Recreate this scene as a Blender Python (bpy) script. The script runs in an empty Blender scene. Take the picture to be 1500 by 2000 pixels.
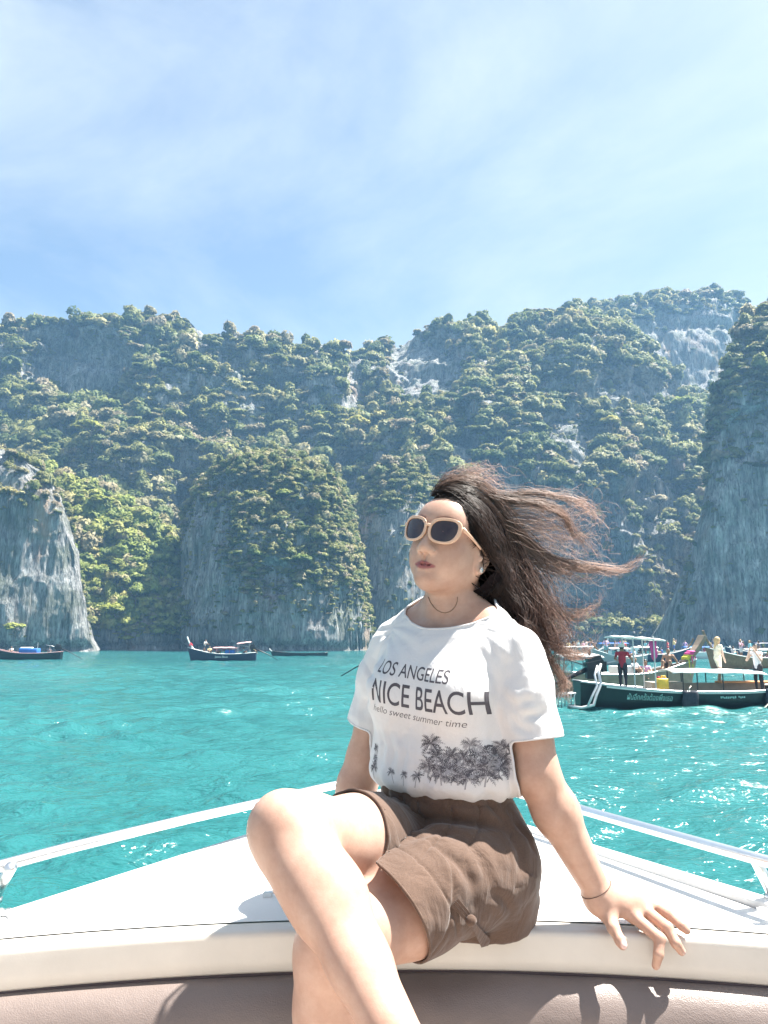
import bpy, bmesh, math, random
import numpy as np
from mathutils import Vector, Matrix, Euler
from mathutils.bvhtree import BVHTree

# ------------------------------------------------------------------ camera, world, sun, exposure
scene = bpy.context.scene
R = math.radians
CAM_Z = 2.30
F_PX = 1500.0                      # focal length in pixels of the 1500 x 2000 photograph
HORIZON_PY = 1250.0
PITCH = math.atan((HORIZON_PY - 1000.0) / F_PX)
cam_data = bpy.data.cameras.new('camera')
cam = bpy.data.objects.new('camera', cam_data)
scene.collection.objects.link(cam)
cam.location = (0, 0, CAM_Z)
cam.rotation_euler = (math.pi / 2 + PITCH, 0, 0)
cam_data.sensor_fit = 'VERTICAL'
cam_data.sensor_height = 36.0
cam_data.lens = 36.0 * F_PX / 2000.0
cam_data.clip_start = 0.05
cam_data.clip_end = 5000.0
scene.camera = cam

SUN_DIR = Vector((0.50, 0.13, 1.0)).normalized()      # towards the sun
SUN_ELEV = math.asin(SUN_DIR.z)
SUN_AZ = math.atan2(SUN_DIR.x, SUN_DIR.y)             # clockwise from +Y

world = bpy.data.worlds.new('World')
scene.world = world
world.use_nodes = True
wn = world.node_tree.nodes
wl = world.node_tree.links
wn.clear()
w_out = wn.new('ShaderNodeOutputWorld')
w_bg = wn.new('ShaderNodeBackground')
w_bg.inputs['Strength'].default_value = 0.050
w_sky = wn.new('ShaderNodeTexSky')
w_sky.sky_type = 'NISHITA'
w_sky.sun_disc = False
w_sky.sun_elevation = SUN_ELEV
w_sky.sun_rotation = SUN_AZ
w_sky.air_density = 1.1
w_sky.dust_density = 2.5
w_sky.ozone_density = 0.6
# thin high cloud: wispy noise over the whole dome, densest nowhere in particular
w_tc = wn.new('ShaderNodeTexCoord')
w_map = wn.new('ShaderNodeMapping')
w_map.inputs['Rotation'].default_value = (0.0, R(-24), R(35))
w_map.inputs['Scale'].default_value = (0.8, 0.8, 1.9)
w_n1 = wn.new('ShaderNodeTexNoise')
w_n1.inputs['Scale'].default_value = 1.7
w_n1.inputs['Detail'].default_value = 7.0
w_n1.inputs['Roughness'].default_value = 0.62
w_n1.inputs['Distortion'].default_value = 0.6
w_rmp = wn.new('ShaderNodeValToRGB')
w_rmp.color_ramp.elements[0].position = 0.38
w_rmp.color_ramp.elements[0].color = (0, 0, 0, 1)
w_rmp.color_ramp.elements[1].position = 0.68
w_rmp.color_ramp.elements[1].color = (0.75, 0.75, 0.75, 1)
w_mix = wn.new('ShaderNodeMix')
w_mix.data_type = 'RGBA'
w_mix.inputs[7].default_value = (5.0, 5.3, 5.6, 1)
wl.new(w_tc.outputs['Generated'], w_map.inputs['Vector'])
wl.new(w_map.outputs['Vector'], w_n1.inputs['Vector'])
wl.new(w_n1.outputs['Fac'], w_rmp.inputs['Fac'])
wl.new(w_rmp.outputs['Color'], w_mix.inputs[0])
wl.new(w_sky.outputs['Color'], w_mix.inputs[6])
w_tint = wn.new('ShaderNodeMix')          # the bay's sky leans slightly to cyan
w_tint.data_type = 'RGBA'
w_tint.blend_type = 'MULTIPLY'
w_tint.inputs[0].default_value = 1.0
w_tint.inputs[7].default_value = (0.97, 0.985, 0.96, 1)
wl.new(w_mix.outputs[2], w_tint.inputs[6])
wl.new(w_tint.outputs[2], w_bg.inputs['Color'])
wl.new(w_bg.outputs['Background'], w_out.inputs['Surface'])

sun_data = bpy.data.lights.new('sun', 'SUN')
sun_data.energy = 5.0
sun_data.angle = R(0.53)
sun_data.color = (1.0, 0.955, 0.88)
sun = bpy.data.objects.new('sun', sun_data)
sun.rotation_euler = SUN_DIR.to_track_quat('Z', 'Y').to_euler()
sun.location = (20, 5, 40)
scene.collection.objects.link(sun)

scene.view_settings.view_transform = 'Standard'
scene.view_settings.look = 'None'
scene.view_settings.exposure = 1.95
scene.view_settings.gamma = 1.0
scene.view_settings.use_curve_mapping = False
scene.cycles.use_denoising = True
scene.cycles.max_bounces = 8
scene.cycles.diffuse_bounces = 3
scene.cycles.glossy_bounces = 3
scene.cycles.transmission_bounces = 4
scene.cycles.transparent_max_bounces = 8
scene.cycles.volume_bounces = 1
scene.cycles.sample_clamp_indirect = 6.0

# ------------------------------------------------------------------ helpers
_c, _s = math.cos(PITCH), math.sin(PITCH)


def P(px, py, Y):
    """World point on the photograph's pixel (1500 x 2000) at forward distance Y."""
    u = (px - 750.0) / F_PX
    v = (1000.0 - py) / F_PX
    dy = _c - v * _s
    dz = _s + v * _c
    k = Y / dy
    return Vector((u * k, Y, CAM_Z + dz * k))


def PA(pts):
    return np.array([tuple(P(*p)) for p in pts], dtype=np.float64)


def at_z(px, py, z):
    u = (px - 750.0) / F_PX
    v = (1000.0 - py) / F_PX
    dy = _c - v * _s
    dz = _s + v * _c
    k = (z - CAM_Z) / dz
    return Vector((u * k, dy * k, z))


def lin(r, g, b):
    f = lambda c: (c / 255 / 12.92) if c / 255 <= 0.04045 else ((c / 255 + 0.055) / 1.055) ** 2.4
    return (f(r), f(g), f(b))


_rng_perm = np.random.RandomState(7).randint(0, 2 ** 31 - 1, 4096).astype(np.int64)


def _hash(ix, iy, iz, seed):
    h = _rng_perm[(ix + seed * 131) & 4095]
    h = _rng_perm[(h + iy) & 4095]
    h = _rng_perm[(h + iz) & 4095]
    return (h & 0xFFFF) / 65535.0


def noise3(p, seed=0):
    """Smooth value noise in [-1, 1]; p is (..., 3)."""
    f = np.floor(p)
    i = f.astype(np.int64)
    t = p - f
    t = t * t * t * (t * (t * 6 - 15) + 10)
    x, y, z = i[..., 0], i[..., 1], i[..., 2]
    tx, ty, tz = t[..., 0], t[..., 1], t[..., 2]
    r = 0
    for dx in (0, 1):
        wx = tx if dx else 1 - tx
        for dy in (0, 1):
            wy = ty if dy else 1 - ty
            for dz in (0, 1):
                wz = tz if dz else 1 - tz
                r = r + wx * wy * wz * _hash(x + dx, y + dy, z + dz, seed)
    return r * 2 - 1


def fbm(p, octaves=4, seed=0, gain=0.5, lac=2.03, ridged=False):
    a, s, n = 1.0, 0.0, 0.0
    q = np.array(p, dtype=np.float64)
    for o in range(octaves):
        v = noise3(q, seed + o)
        if ridged:
            v = 1 - 2 * np.abs(v)
        s = s + a * v
        n += a
        a *= gain
        q = q * lac + 13.7
    return s / n


def smooth01(x, a, b):
    t = np.clip((x - a) / (b - a), 0, 1)
    return t * t * (3 - 2 * t)


def mesh_np(name, V, F, smooth=True):
    V = np.asarray(V, dtype=np.float32)
    F = np.asarray(F, dtype=np.int32)
    me = bpy.data.meshes.new(name)
    me.vertices.add(len(V))
    me.vertices.foreach_set('co', V.ravel())
    k = F.shape[1]
    me.loops.add(F.size)
    me.loops.foreach_set('vertex_index', F.ravel())
    me.polygons.add(len(F))
    me.polygons.foreach_set('loop_start', np.arange(0, F.size, k, dtype=np.int32))
    me.polygons.foreach_set('use_smooth', np.full(len(F), smooth, dtype=bool))
    me.update(calc_edges=True)
    return me


def grid_faces(nr, nc, wrap=False):
    r, c = np.meshgrid(np.arange(nr - 1), np.arange(nc if wrap else nc - 1), indexing='ij')
    c2 = (c + 1) % nc
    return np.stack([r * nc + c, r * nc + c2, (r + 1) * nc + c2, (r + 1) * nc + c], -1).reshape(-1, 4)


def add_attr(me, name, arr, kind='FLOAT'):
    a = me.attributes.new(name, kind, 'POINT')
    a.data.foreach_set({'FLOAT': 'value', 'FLOAT_VECTOR': 'vector', 'INT': 'value'}[kind], np.ascontiguousarray(arr).ravel())


def link(name, me, mat=None, parent=None, label=None, cat=None, group=None, kind=None):
    o = bpy.data.objects.new(name, me)
    scene.collection.objects.link(o)
    if mat is not None and me is not None:
        me.materials.append(mat)
    if parent is not None:
        o.parent = parent
    tag(o, label, cat, group, kind)
    return o


def tag(o, label=None, cat=None, group=None, kind=None):
    if label:
        o['label'] = label
    if cat:
        o['category'] = cat
    if group:
        o['group'] = group
    if kind:
        o['kind'] = kind
    return o


def empty(name, loc=(0, 0, 0), label=None, cat=None, group=None, rz=0.0, parent=None):
    o = bpy.data.objects.new(name, None)
    o.empty_display_size = 0.1
    scene.collection.objects.link(o)
    o.location = loc
    o.rotation_euler = (0, 0, rz)
    if parent is not None:
        o.parent = parent
    return tag(o, label, cat, group)


class MB:
    """Collects simple solids into one mesh."""

    def __init__(self):
        self.v, self.f = [], []

    def add(self, V, F):
        b = len(self.v)
        self.v += [tuple(p) for p in V]
        self.f += [tuple(i + b for i in q) for q in F]
        return self

    def box(self, c, s, rot=None):
        c = Vector(c)
        m = rot.to_matrix() if isinstance(rot, Euler) else rot
        V = []
        for dz in (-.5, .5):
            for dx, dy in ((-.5, -.5), (.5, -.5), (.5, .5), (-.5, .5)):
                q = Vector((dx * s[0], dy * s[1], dz * s[2]))
                V.append(c + (m @ q if m else q))
        return self.add(V, [(3, 2, 1, 0), (4, 5, 6, 7), (0, 1, 5, 4), (1, 2, 6, 5), (2, 3, 7, 6), (3, 0, 4, 7)])

    def tube(self, pts, r, n=8, cap=True):
        pts = [Vector(p) for p in pts]
        rr = r if isinstance(r, (list, tuple)) else [r] * len(pts)
        V = []
        up = Vector((0, 0, 1))
        prev = None
        for i, p in enumerate(pts):
            d = (pts[min(i + 1, len(pts) - 1)] - pts[max(i - 1, 0)])
            d = d.normalized() if d.length > 1e-9 else Vector((0, 0, 1))
            if prev is None:
                a = d.cross(up)
                if a.length < 1e-3:
                    a = d.cross(Vector((1, 0, 0)))
            else:
                a = prev - d * prev.dot(d)
                if a.length < 1e-6:
                    a = d.cross(up)
            a.normalize()
            prev = a
            b = d.cross(a)
            for k in range(n):
                t = 2 * math.pi * k / n
                V.append(p + (a * math.cos(t) + b * math.sin(t)) * rr[i])
        F = [(i * n + k, i * n + (k + 1) % n, (i + 1) * n + (k + 1) % n, (i + 1) * n + k) for i in range(len(pts) - 1) for k in range(n)]
        if cap:
            F.append(tuple(range(n - 1, -1, -1)))
            F.append(tuple((len(pts) - 1) * n + k for k in range(n)))
        return self.add(V, F)

    def prism(self, poly, axis, a, b):
        """poly in 2D extruded along axis ('x','y','z') from a to b."""
        def mk(p, t):
            return {'x': (t, p[0], p[1]), 'y': (p[0], t, p[1]), 'z': (p[0], p[1], t)}[axis]
        n = len(poly)
        V = [mk(p, a) for p in poly] + [mk(p, b) for p in poly]
        F = [tuple(range(n)), tuple(range(2 * n - 1, n - 1, -1))] + [(i, n + i, n + (i + 1) % n, (i + 1) % n) for i in range(n)]
        return self.add(V, F)

    def ball(self, c, r, nu=10, nv=7, rot=None):
        r = (r, r, r) if not isinstance(r, (tuple, list)) else r
        V, F = [], []
        for j in range(nv + 1):
            th = math.pi * j / nv
            for i in range(nu):
                ph = 2 * math.pi * i / nu
                q = Vector((r[0] * math.sin(th) * math.cos(ph), r[1] * math.sin(th) * math.sin(ph), r[2] * math.cos(th)))
                V.append(Vector(c) + (rot @ q if rot else q))
        for j in range(nv):
            for i in range(nu):
                F.append((j * nu + i, (j + 1) * nu + i, (j + 1) * nu + (i + 1) % nu, j * nu + (i + 1) % nu))
        return self.add(V, F)

    def mesh(self, name, smooth=False):
        me = bpy.data.meshes.new(name)
        me.from_pydata([tuple(v) for v in self.v], [], self.f)
        bm = bmesh.new()
        bm.from_mesh(me)
        bmesh.ops.recalc_face_normals(bm, faces=bm.faces)
        bm.to_mesh(me)
        bm.free()
        if smooth:
            for p in me.polygons:
                p.use_smooth = True
        return me

    def build(self, name, mat, parent=None, smooth=False, bevel=0.0, **kw):
        o = link(name, self.mesh(name, smooth), mat, parent, **kw)
        if bevel:
            m = o.modifiers.new('bevel', 'BEVEL')
            m.width = bevel
            m.segments = 2
            m.limit_method = 'ANGLE'
        return o


# ------------------------------------------------------------------ materials
def new_mat(name):
    m = bpy.data.materials.new(name)
    m.use_nodes = True
    nt = m.node_tree
    nt.nodes.clear()
    out = nt.nodes.new('ShaderNodeOutputMaterial')
    bs = nt.nodes.new('ShaderNodeBsdfPrincipled')
    nt.links.new(bs.outputs[0], out.inputs['Surface'])
    return m, nt, bs, out


def N(nt, kind, **inp):
    n = nt.nodes.new('ShaderNode' + kind)
    for k, v in inp.items():
        n.inputs[k.replace('_', ' ')].default_value = v
    return n


def ramp(nt, stops, fac=None):
    n = nt.nodes.new('ShaderNodeValToRGB')
    e = n.color_ramp.elements
    while len(e) < len(stops):
        e.new(0.5)
    for i, (p, c) in enumerate(stops):
        e[i].position = p
        e[i].color = (c[0], c[1], c[2], 1) if not isinstance(c, (int, float)) else (c, c, c, 1)
    if fac is not None:
        nt.links.new(fac, n.inputs['Fac'])
    return n


def mixc(nt, fac, a, b, mode='MIX'):
    n = nt.nodes.new('ShaderNodeMix')
    n.data_type = 'RGBA'
    n.blend_type = mode
    for s, v in ((0, fac), (6, a), (7, b)):
        if hasattr(v, 'links'):
            nt.links.new(v, n.inputs[s])
        elif isinstance(v, (int, float)):
            n.inputs[s].default_value = v if s == 0 else (v, v, v, 1)
        else:
            n.inputs[s].default_value = (v[0], v[1], v[2], 1)
    return n.outputs[2]


def bump(nt, bs, h, strength=0.3, dist=0.01):
    b = nt.nodes.new('ShaderNodeBump')
    b.inputs['Strength'].default_value = strength
    b.inputs['Distance'].default_value = dist
    nt.links.new(h, b.inputs['Height'])
    nt.links.new(b.outputs[0], bs.inputs['Normal'])
    return b


def simple_mat(name, col, rough=0.5, metal=0.0, vary=0.12, scale=6.0, bumps=0.0, bscale=60.0, spec=0.5):
    """Painted or plain surface: base colour with slight uneven wear and fine relief."""
    m, nt, bs, out = new_mat(name)
    tc = N(nt, 'TexCoord')
    n1 = N(nt, 'TexNoise', Scale=scale, Detail=5.0, Roughness=0.6)
    nt.links.new(tc.outputs['Object'], n1.inputs['Vector'])
    lo = tuple(c * (1 - vary) for c in col)
    hi = tuple(min(1, c * (1 + vary)) for c in col)
    rp = ramp(nt, [(0.3, lo), (0.7, hi)], n1.outputs['Fac'])
    nt.links.new(rp.outputs[0], bs.inputs['Base Color'])
    bs.inputs['Roughness'].default_value = rough
    bs.inputs['Metallic'].default_value = metal
    bs.inputs['Specular IOR Level'].default_value = spec
    if bumps:
        n2 = N(nt, 'TexNoise', Scale=bscale, Detail=4.0)
        nt.links.new(tc.outputs['Object'], n2.inputs['Vector'])
        bump(nt, bs, n2.outputs['Fac'], bumps, 0.004)
    return m


# ------------------------------------------------------------------ water
def make_water():
    m, nt, bs, out = new_mat('sea_water')
    tc = N(nt, 'TexCoord')
    geo = tc.outputs['Object']
    n0 = N(nt, 'TexNoise', Scale=0.05, Detail=3.0)
    nt.links.new(geo, n0.inputs['Vector'])
    rp = ramp(nt, [(0.35, (0.014, 0.108, 0.112)), (0.65, (0.026, 0.142, 0.144))], n0.outputs['Fac'])
    nt.links.new(rp.outputs[0], bs.inputs['Base Color'])
    bs.inputs['Roughness'].default_value = 0.09
    bs.inputs['IOR'].default_value = 1.42
    bs.inputs['Specular IOR Level'].default_value = 0.5
    mp = N(nt, 'Mapping')
    mp.inputs['Scale'].default_value = (0.75, 1.25, 1.0)
    mp.inputs['Rotation'].default_value = (0, 0, R(12))
    nt.links.new(geo, mp.inputs['Vector'])
    n1 = N(nt, 'TexNoise', Scale=1.6, Detail=4.0, Roughness=0.6, Distortion=0.5)
    n2 = N(nt, 'TexNoise', Scale=7.0, Detail=3.0, Roughness=0.55, Distortion=0.4)
    for n in (n1, n2):
        nt.links.new(mp.outputs[0], n.inputs['Vector'])
    ad = N(nt, 'Math')
    ad.operation = 'MULTIPLY_ADD'
    nt.links.new(n2.outputs['Fac'], ad.inputs[0])
    ad.inputs[1].default_value = 0.22
    nt.links.new(n1.outputs['Fac'], ad.inputs[2])
    bump(nt, bs, ad.outputs[0], 0.6, 0.34)
    # near sheet with real waves, fine near the boat and coarser further out
    rows = np.concatenate([np.geomspace(2.2, 70, 620), np.geomspace(72, 180, 60), np.linspace(190, 900, 12)])
    t = np.linspace(-1, 1, 640)
    t = .55 * t + .45 * t ** 3
    Y, T = np.meshgrid(rows, t, indexing='ij')
    X = T * (Y * 1.25 + 5.0) * np.where(Y > 180, 1.6, 1.0)
    Z = np.zeros_like(X)
    rs = np.random.RandomState(3)
    cell = Y * 0.62 * 2 / 420
    for k in range(46):
        wl_ = 0.28 * (12.0 ** (k / 45.0))
        a = rs.normal(R(100), 0.6)
        amp = 0.0110 * wl_ ** 0.9
        kx, ky = math.cos(a) * 2 * math.pi / wl_, math.sin(a) * 2 * math.pi / wl_
        ph = rs.rand() * 6.28
        fade = np.clip((wl_ / np.maximum(cell, Y * 0.0056) - 2.5) / 3.0, 0, 1)
        s = np.sin(kx * X + ky * Y + ph + 0.8 * np.sin(0.31 * X + 0.23 * Y + k))
        Z += fade * amp * (s + 0.35 * (s * s - 0.5))
    gust = 0.72 + 0.5 * fbm(np.stack([X * 0.16, Y * 0.10, 0 * X], -1), 3, 5)
    Z *= np.clip(gust, 0.25, 1.4)
    V = np.stack([X, Y, Z], -1).reshape(-1, 3)
    me = mesh_np('water', V, grid_faces(len(rows), len(t)))
    o = link('water', me, m, kind='structure')
    # the sea goes on round and behind the boat
    mb = MB()
    mb.add([(-2000, -1500, -0.35), (2000, -1500, -0.35), (2000, 2500, -0.35), (-2000, 2500, -0.35)], [(0, 1, 2, 3)])
    mb.build('water_beyond', m, kind='structure')
    return o


make_water()


# ------------------------------------------------------------------ rock
def rock_material(name, grey=(0.41, 0.41, 0.40), ochre=0.35, pale=0.5):
    m, nt, bs, out = new_mat(name)
    tc = N(nt, 'TexCoord')
    mp = N(nt, 'Mapping')
    mp.inputs['Scale'].default_value = (1.0, 1.0, 0.12)
    nt.links.new(tc.outputs['Object'], mp.inputs['Vector'])
    st = N(nt, 'TexNoise', Scale=0.55, Detail=8.0, Roughness=0.68, Distortion=0.6)
    nt.links.new(mp.outputs[0], st.inputs['Vector'])
    c1 = ramp(nt, [(0.28, (0.06, 0.065, 0.065)), (0.46, tuple(g * 0.62 for g in grey)), (0.60, grey), (0.78, tuple(min(1, g * 1.75) for g in grey))], st.outputs['Fac'])
    st2 = N(nt, 'TexNoise', Scale=2.3, Detail=6.0, Roughness=0.7, Distortion=0.8)
    nt.links.new(mp.outputs[0], st2.inputs['Vector'])
    dk = ramp(nt, [(0.36, 0.30), (0.50, 0.85), (0.62, 1.25)], st2.outputs['Fac'])
    c1m = mixc(nt, 1.0, c1.outputs[0], dk.outputs[0], 'MULTIPLY')
    big = N(nt, 'TexNoise', Scale=0.045, Detail=4.0, Roughness=0.6)
    nt.links.new(tc.outputs['Object'], big.inputs['Vector'])
    f1 = ramp(nt, [(0.60, 0.0), (0.74, ochre)], big.outputs['Fac'])
    c2 = mixc(nt, f1.outputs[0], c1m, (0.42, 0.22, 0.115))
    gr = N(nt, 'TexNoise', Scale=0.16, Detail=6.0, Roughness=0.65)
    nt.links.new(tc.outputs['Object'], gr.inputs['Vector'])
    f2 = ramp(nt, [(0.46, 0.0), (0.62, 0.55)], gr.outputs['Fac'])
    c3 = mixc(nt, f2.outputs[0], c2, (0.07, 0.095, 0.05))
    ck = nt.nodes.new('ShaderNodeTexNoise')
    ck.noise_type = 'RIDGED_MULTIFRACTAL'
    ck.inputs['Scale'].default_value = 0.9
    ck.inputs['Detail'].default_value = 6.0
    ck.inputs['Roughness'].default_value = 0.6
    mp2 = N(nt, 'Mapping')
    mp2.inputs['Scale'].default_value = (1.0, 1.0, 0.28)
    nt.links.new(tc.outputs['Object'], mp2.inputs['Vector'])
    nt.links.new(mp2.outputs[0], ck.inputs['Vector'])
    cr = ramp(nt, [(0.10, 1.15), (0.45, 1.0), (0.75, 0.35)], ck.outputs['Fac'])
    c3 = mixc(nt, 1.0, c3, cr.outputs[0], 'MULTIPLY')
    so = N(nt, 'TexNoise', Scale=0.09, Detail=6.0, Roughness=0.7)
    nt.links.new(mp2.outputs[0], so.inputs['Vector'])
    fo = ramp(nt, [(0.58, 0.0), (0.70, 0.6)], so.outputs['Fac'])
    c3 = mixc(nt, fo.outputs[0], c3, (0.40, 0.25, 0.14))
    nt.links.new(c3, bs.inputs['Base Color'])
    bs.inputs['Roughness'].default_value = 0.92
    bs.inputs['Specular IOR Level'].default_value = 0.2
    fine = N(nt, 'TexNoise', Scale=1.3, Detail=7.0, Roughness=0.7)
    nt.links.new(mp.outputs[0], fine.inputs['Vector'])
    bump(nt, bs, fine.outputs['Fac'], 1.0, 1.6)
    return m


M_ROCK = rock_material('limestone', pale=0.5)
M_ROCK_PALE = rock_material('pale_limestone', (0.48, 0.475, 0.455), 0.25)


# ------------------------------------------------------------------ leaf clumps
def leaf_material(name, cols, trans=0.42):
    m, nt, bs, out = new_mat(name)
    oi = N(nt, 'ObjectInfo')
    rp = ramp(nt, cols, oi.outputs['Random'])
    tc = N(nt, 'TexCoord')
    n1 = N(nt, 'TexNoise', Scale=2.2, Detail=3.0)
    nt.links.new(tc.outputs['Object'], n1.inputs['Vector'])
    v = ramp(nt, [(0.3, 0.62), (0.7, 1.25)], n1.outputs['Fac'])
    c = mixc(nt, 1.0, rp.outputs[0], v.outputs[0], 'MULTIPLY')
    nt.links.new(c, bs.inputs['Base Color'])
    bs.inputs['Roughness'].default_value = 0.6
    bs.inputs['Specular IOR Level'].default_value = 0.25
    # leaves of a crown turn outwards: shade with the crown's rounded shape as well as the single leaf
    geo = nt.nodes.new('ShaderNodeNewGeometry')
    vs = N(nt, 'VectorMath'); vs.operation = 'SUBTRACT'; vs.inputs[1].default_value = (0, 0, 0.05)
    nt.links.new(tc.outputs['Object'], vs.inputs[0])
    vt = N(nt, 'VectorTransform'); vt.vector_type = 'NORMAL'; vt.convert_from = 'OBJECT'; vt.convert_to = 'WORLD'
    nt.links.new(vs.outputs[0], vt.inputs[0])
    nz = N(nt, 'VectorMath'); nz.operation = 'NORMALIZE'
    nt.links.new(vt.outputs[0], nz.inputs[0])
    sc1 = N(nt, 'VectorMath'); sc1.operation = 'SCALE'; sc1.inputs['Scale'].default_value = 1.1
    nt.links.new(nz.outputs[0], sc1.inputs[0])
    ad = N(nt, 'VectorMath'); ad.operation = 'ADD'
    nt.links.new(sc1.outputs[0], ad.inputs[0]); nt.links.new(geo.outputs['Normal'], ad.inputs[1])
    nn = N(nt, 'VectorMath'); nn.operation = 'NORMALIZE'
    nt.links.new(ad.outputs[0], nn.inputs[0])
    nt.links.new(nn.outputs[0], bs.inputs['Normal'])
    tr = N(nt, 'BsdfTranslucent')
    nt.links.new(c, tr.inputs['Color'])
    mx = N(nt, 'MixShader')
    mx.inputs[0].default_value = trans
    nt.links.new(bs.outputs[0], mx.inputs[1])
    nt.links.new(tr.outputs[0], mx.inputs[2])
    nt.links.new(mx.outputs[0], out.inputs['Surface'])
    return m


M_LEAF = leaf_material('jungle_leaves', [(0.0, (0.10, 0.14, 0.042)), (0.2, (0.17, 0.205, 0.062)), (0.42, (0.26, 0.27, 0.09)),
                                         (0.62, (0.32, 0.315, 0.115)), (0.78, (0.33, 0.275, 0.185)), (0.86, (0.24, 0.28, 0.08)), (0.94, (0.40, 0.36, 0.22)), (1.0, (0.42, 0.385, 0.13))])
M_LEAF_BRIGHT = leaf_material('bright_leaves', [(0.0, (0.16, 0.215, 0.05)), (0.35, (0.27, 0.32, 0.075)), (0.7, (0.37, 0.385, 0.10)), (0.88, (0.37, 0.31, 0.19)), (1.0, (0.46, 0.43, 0.12))], 0.42)
M_BARK = simple_mat('bark', (0.16, 0.13, 0.10), 0.9, vary=0.3, bumps=0.4)


def crown_mesh(name, seed, n=230, flat=0.62, lobes=7, leaf=0.16):
    """A tree crown about 2 m wide and centred near its base: leaf sprays over uneven lobes."""
    rs = np.random.RandomState(seed)
    lc = []
    for k in range(lobes):
        a = rs.rand() * 6.283
        r = rs.rand() ** 0.6 * 0.62
        lc.append((math.cos(a) * r, math.sin(a) * r, 0.25 + flat * (0.55 - 0.5 * r) + rs.normal(0, .08), 0.26 + rs.rand() * 0.26))
    lc = np.array(lc)
    idx = rs.randint(0, lobes, n)
    d = rs.normal(size=(n, 3))
    d[:, 2] = np.abs(d[:, 2]) * 1.0 - 0.25
    d /= np.linalg.norm(d, axis=1, keepdims=True)
    rad = lc[idx, 3] * (0.75 + 0.35 * rs.rand(n))
    c = lc[idx, :3] + d * rad[:, None] * np.array([1, 1, flat + 0.2])
    nrm = d * .75 + np.array([0, 0, .45]) + rs.normal(size=(n, 3)) * 0.38
    nrm /= np.linalg.norm(nrm, axis=1, keepdims=True)
    t = np.cross(nrm, rs.normal(size=(n, 3)))
    t /= np.linalg.norm(t, axis=1, keepdims=True)
    b = np.cross(nrm, t)
    s = leaf * (0.6 + 0.8 * rs.rand(n))[:, None]
    w = s * (0.5 + 0.4 * rs.rand(n))[:, None]
    dr = nrm * s * 0.25
    V = np.stack([c - t * s, c + b * w - dr, c + t * s, c - b * w - dr], 1).reshape(-1, 3)
    F = np.arange(n * 4).reshape(n, 4)
    return mesh_np(name, V, F, smooth=False)


proto_coll = bpy.data.collections.new('crown_shapes')
proto_bright = bpy.data.collections.new('bright_crown_shapes')
proto_sprig = bpy.data.collections.new('shrub_shapes')
CROWNS = []
for i in range(12):
    me = crown_mesh('crown_shape', 100 + i, n=[380, 400, 420, 440, 460, 480, 500, 300, 460, 240, 130, 340][i], flat=[.45, .6, .75, .5, .9, .65, .38, 1.35, .28, .8, .7, 1.1][i],
                    lobes=[7, 8, 9, 10, 7, 8, 9, 3, 13, 1, 5, 4][i], leaf=[.17, .17, .17, .17, .17, .17, .17, .15, .15, .2, .12, .22][i])
    CROWNS.append(me)
    for coll, mat in ((proto_coll, M_LEAF), (proto_bright, M_LEAF_BRIGHT)):
        m2 = me.copy()
        m2.materials.append(mat)
        coll.objects.link(bpy.data.objects.new('crown_shape_%02d' % i, m2))


def scatter_nodes(name, coll):
    ng = bpy.data.node_groups.new(name, 'GeometryNodeTree')
    ng.interface.new_socket('Geometry', in_out='INPUT', socket_type='NodeSocketGeometry')
    ng.interface.new_socket('Geometry', in_out='OUTPUT', socket_type='NodeSocketGeometry')
    gi = ng.nodes.new('NodeGroupInput')
    go = ng.nodes.new('NodeGroupOutput')
    ci = ng.nodes.new('GeometryNodeCollectionInfo')
    ci.inputs['Collection'].default_value = coll
    ci.inputs['Separate Children'].default_value = True
    ci.inputs['Reset Children'].default_value = True
    ip = ng.nodes.new('GeometryNodeInstanceOnPoints')
    ip.inputs['Pick Instance'].default_value = True

    def attr(n, t):
        a = ng.nodes.new('GeometryNodeInputNamedAttribute')
        a.data_type = t
        a.inputs['Name'].default_value = n
        return a.outputs['Attribute']
    L = ng.links.new
    L(gi.outputs[0], ip.inputs['Points'])
    L(ci.outputs[0], ip.inputs['Instance'])
    L(attr('pick', 'INT'), ip.inputs['Instance Index'])
    L(attr('turn', 'FLOAT_VECTOR'), ip.inputs['Rotation'])
    L(attr('size', 'FLOAT_VECTOR'), ip.inputs['Scale'])
    L(ip.outputs[0], go.inputs[0])
    return ng


NG_JUNGLE = scatter_nodes('jungle_scatter', proto_coll)
NG_BRIGHT = scatter_nodes('bright_scatter', proto_bright)


def forest(name, pts, size, seed, label, ng=None, cat='trees'):
    rs = np.random.RandomState(seed)
    n = len(pts)
    me = bpy.data.meshes.new(name)
    me.vertices.add(n)
    me.vertices.foreach_set('co', np.asarray(pts, dtype=np.float32).ravel())
    add_attr(me, 'pick', rs.randint(0, 12, n).astype(np.int32), 'INT')
    turn = np.stack([rs.normal(0, .12, n), rs.normal(0, .12, n), rs.rand(n) * 6.283], -1)
    add_attr(me, 'turn', turn.astype(np.float32), 'FLOAT_VECTOR')
    s = np.asarray(size)[:, None] * np.stack([0.85 + .3 * rs.rand(n), 0.85 + .3 * rs.rand(n), 0.6 + .9 * rs.rand(n) ** 1.5], -1)
    add_attr(me, 'size', s.astype(np.float32), 'FLOAT_VECTOR')
    o = link(name, me, None, kind='stuff', label=label, cat=cat)
    md = o.modifiers.new('scatter', 'NODES')
    md.node_group = ng or NG_JUNGLE
    return o


# ------------------------------------------------------------------ hills and cliffs
def interp_poly(poly, n):
    poly = np.array(poly, float)
    seg = np.linalg.norm(np.diff(poly, axis=0), axis=1)
    s = np.concatenate([[0], np.cumsum(seg)])
    u = np.linspace(0, s[-1], n)
    return np.stack([np.interp(u, s, poly[:, 0]), np.interp(u, s, poly[:, 1])], -1)


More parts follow.
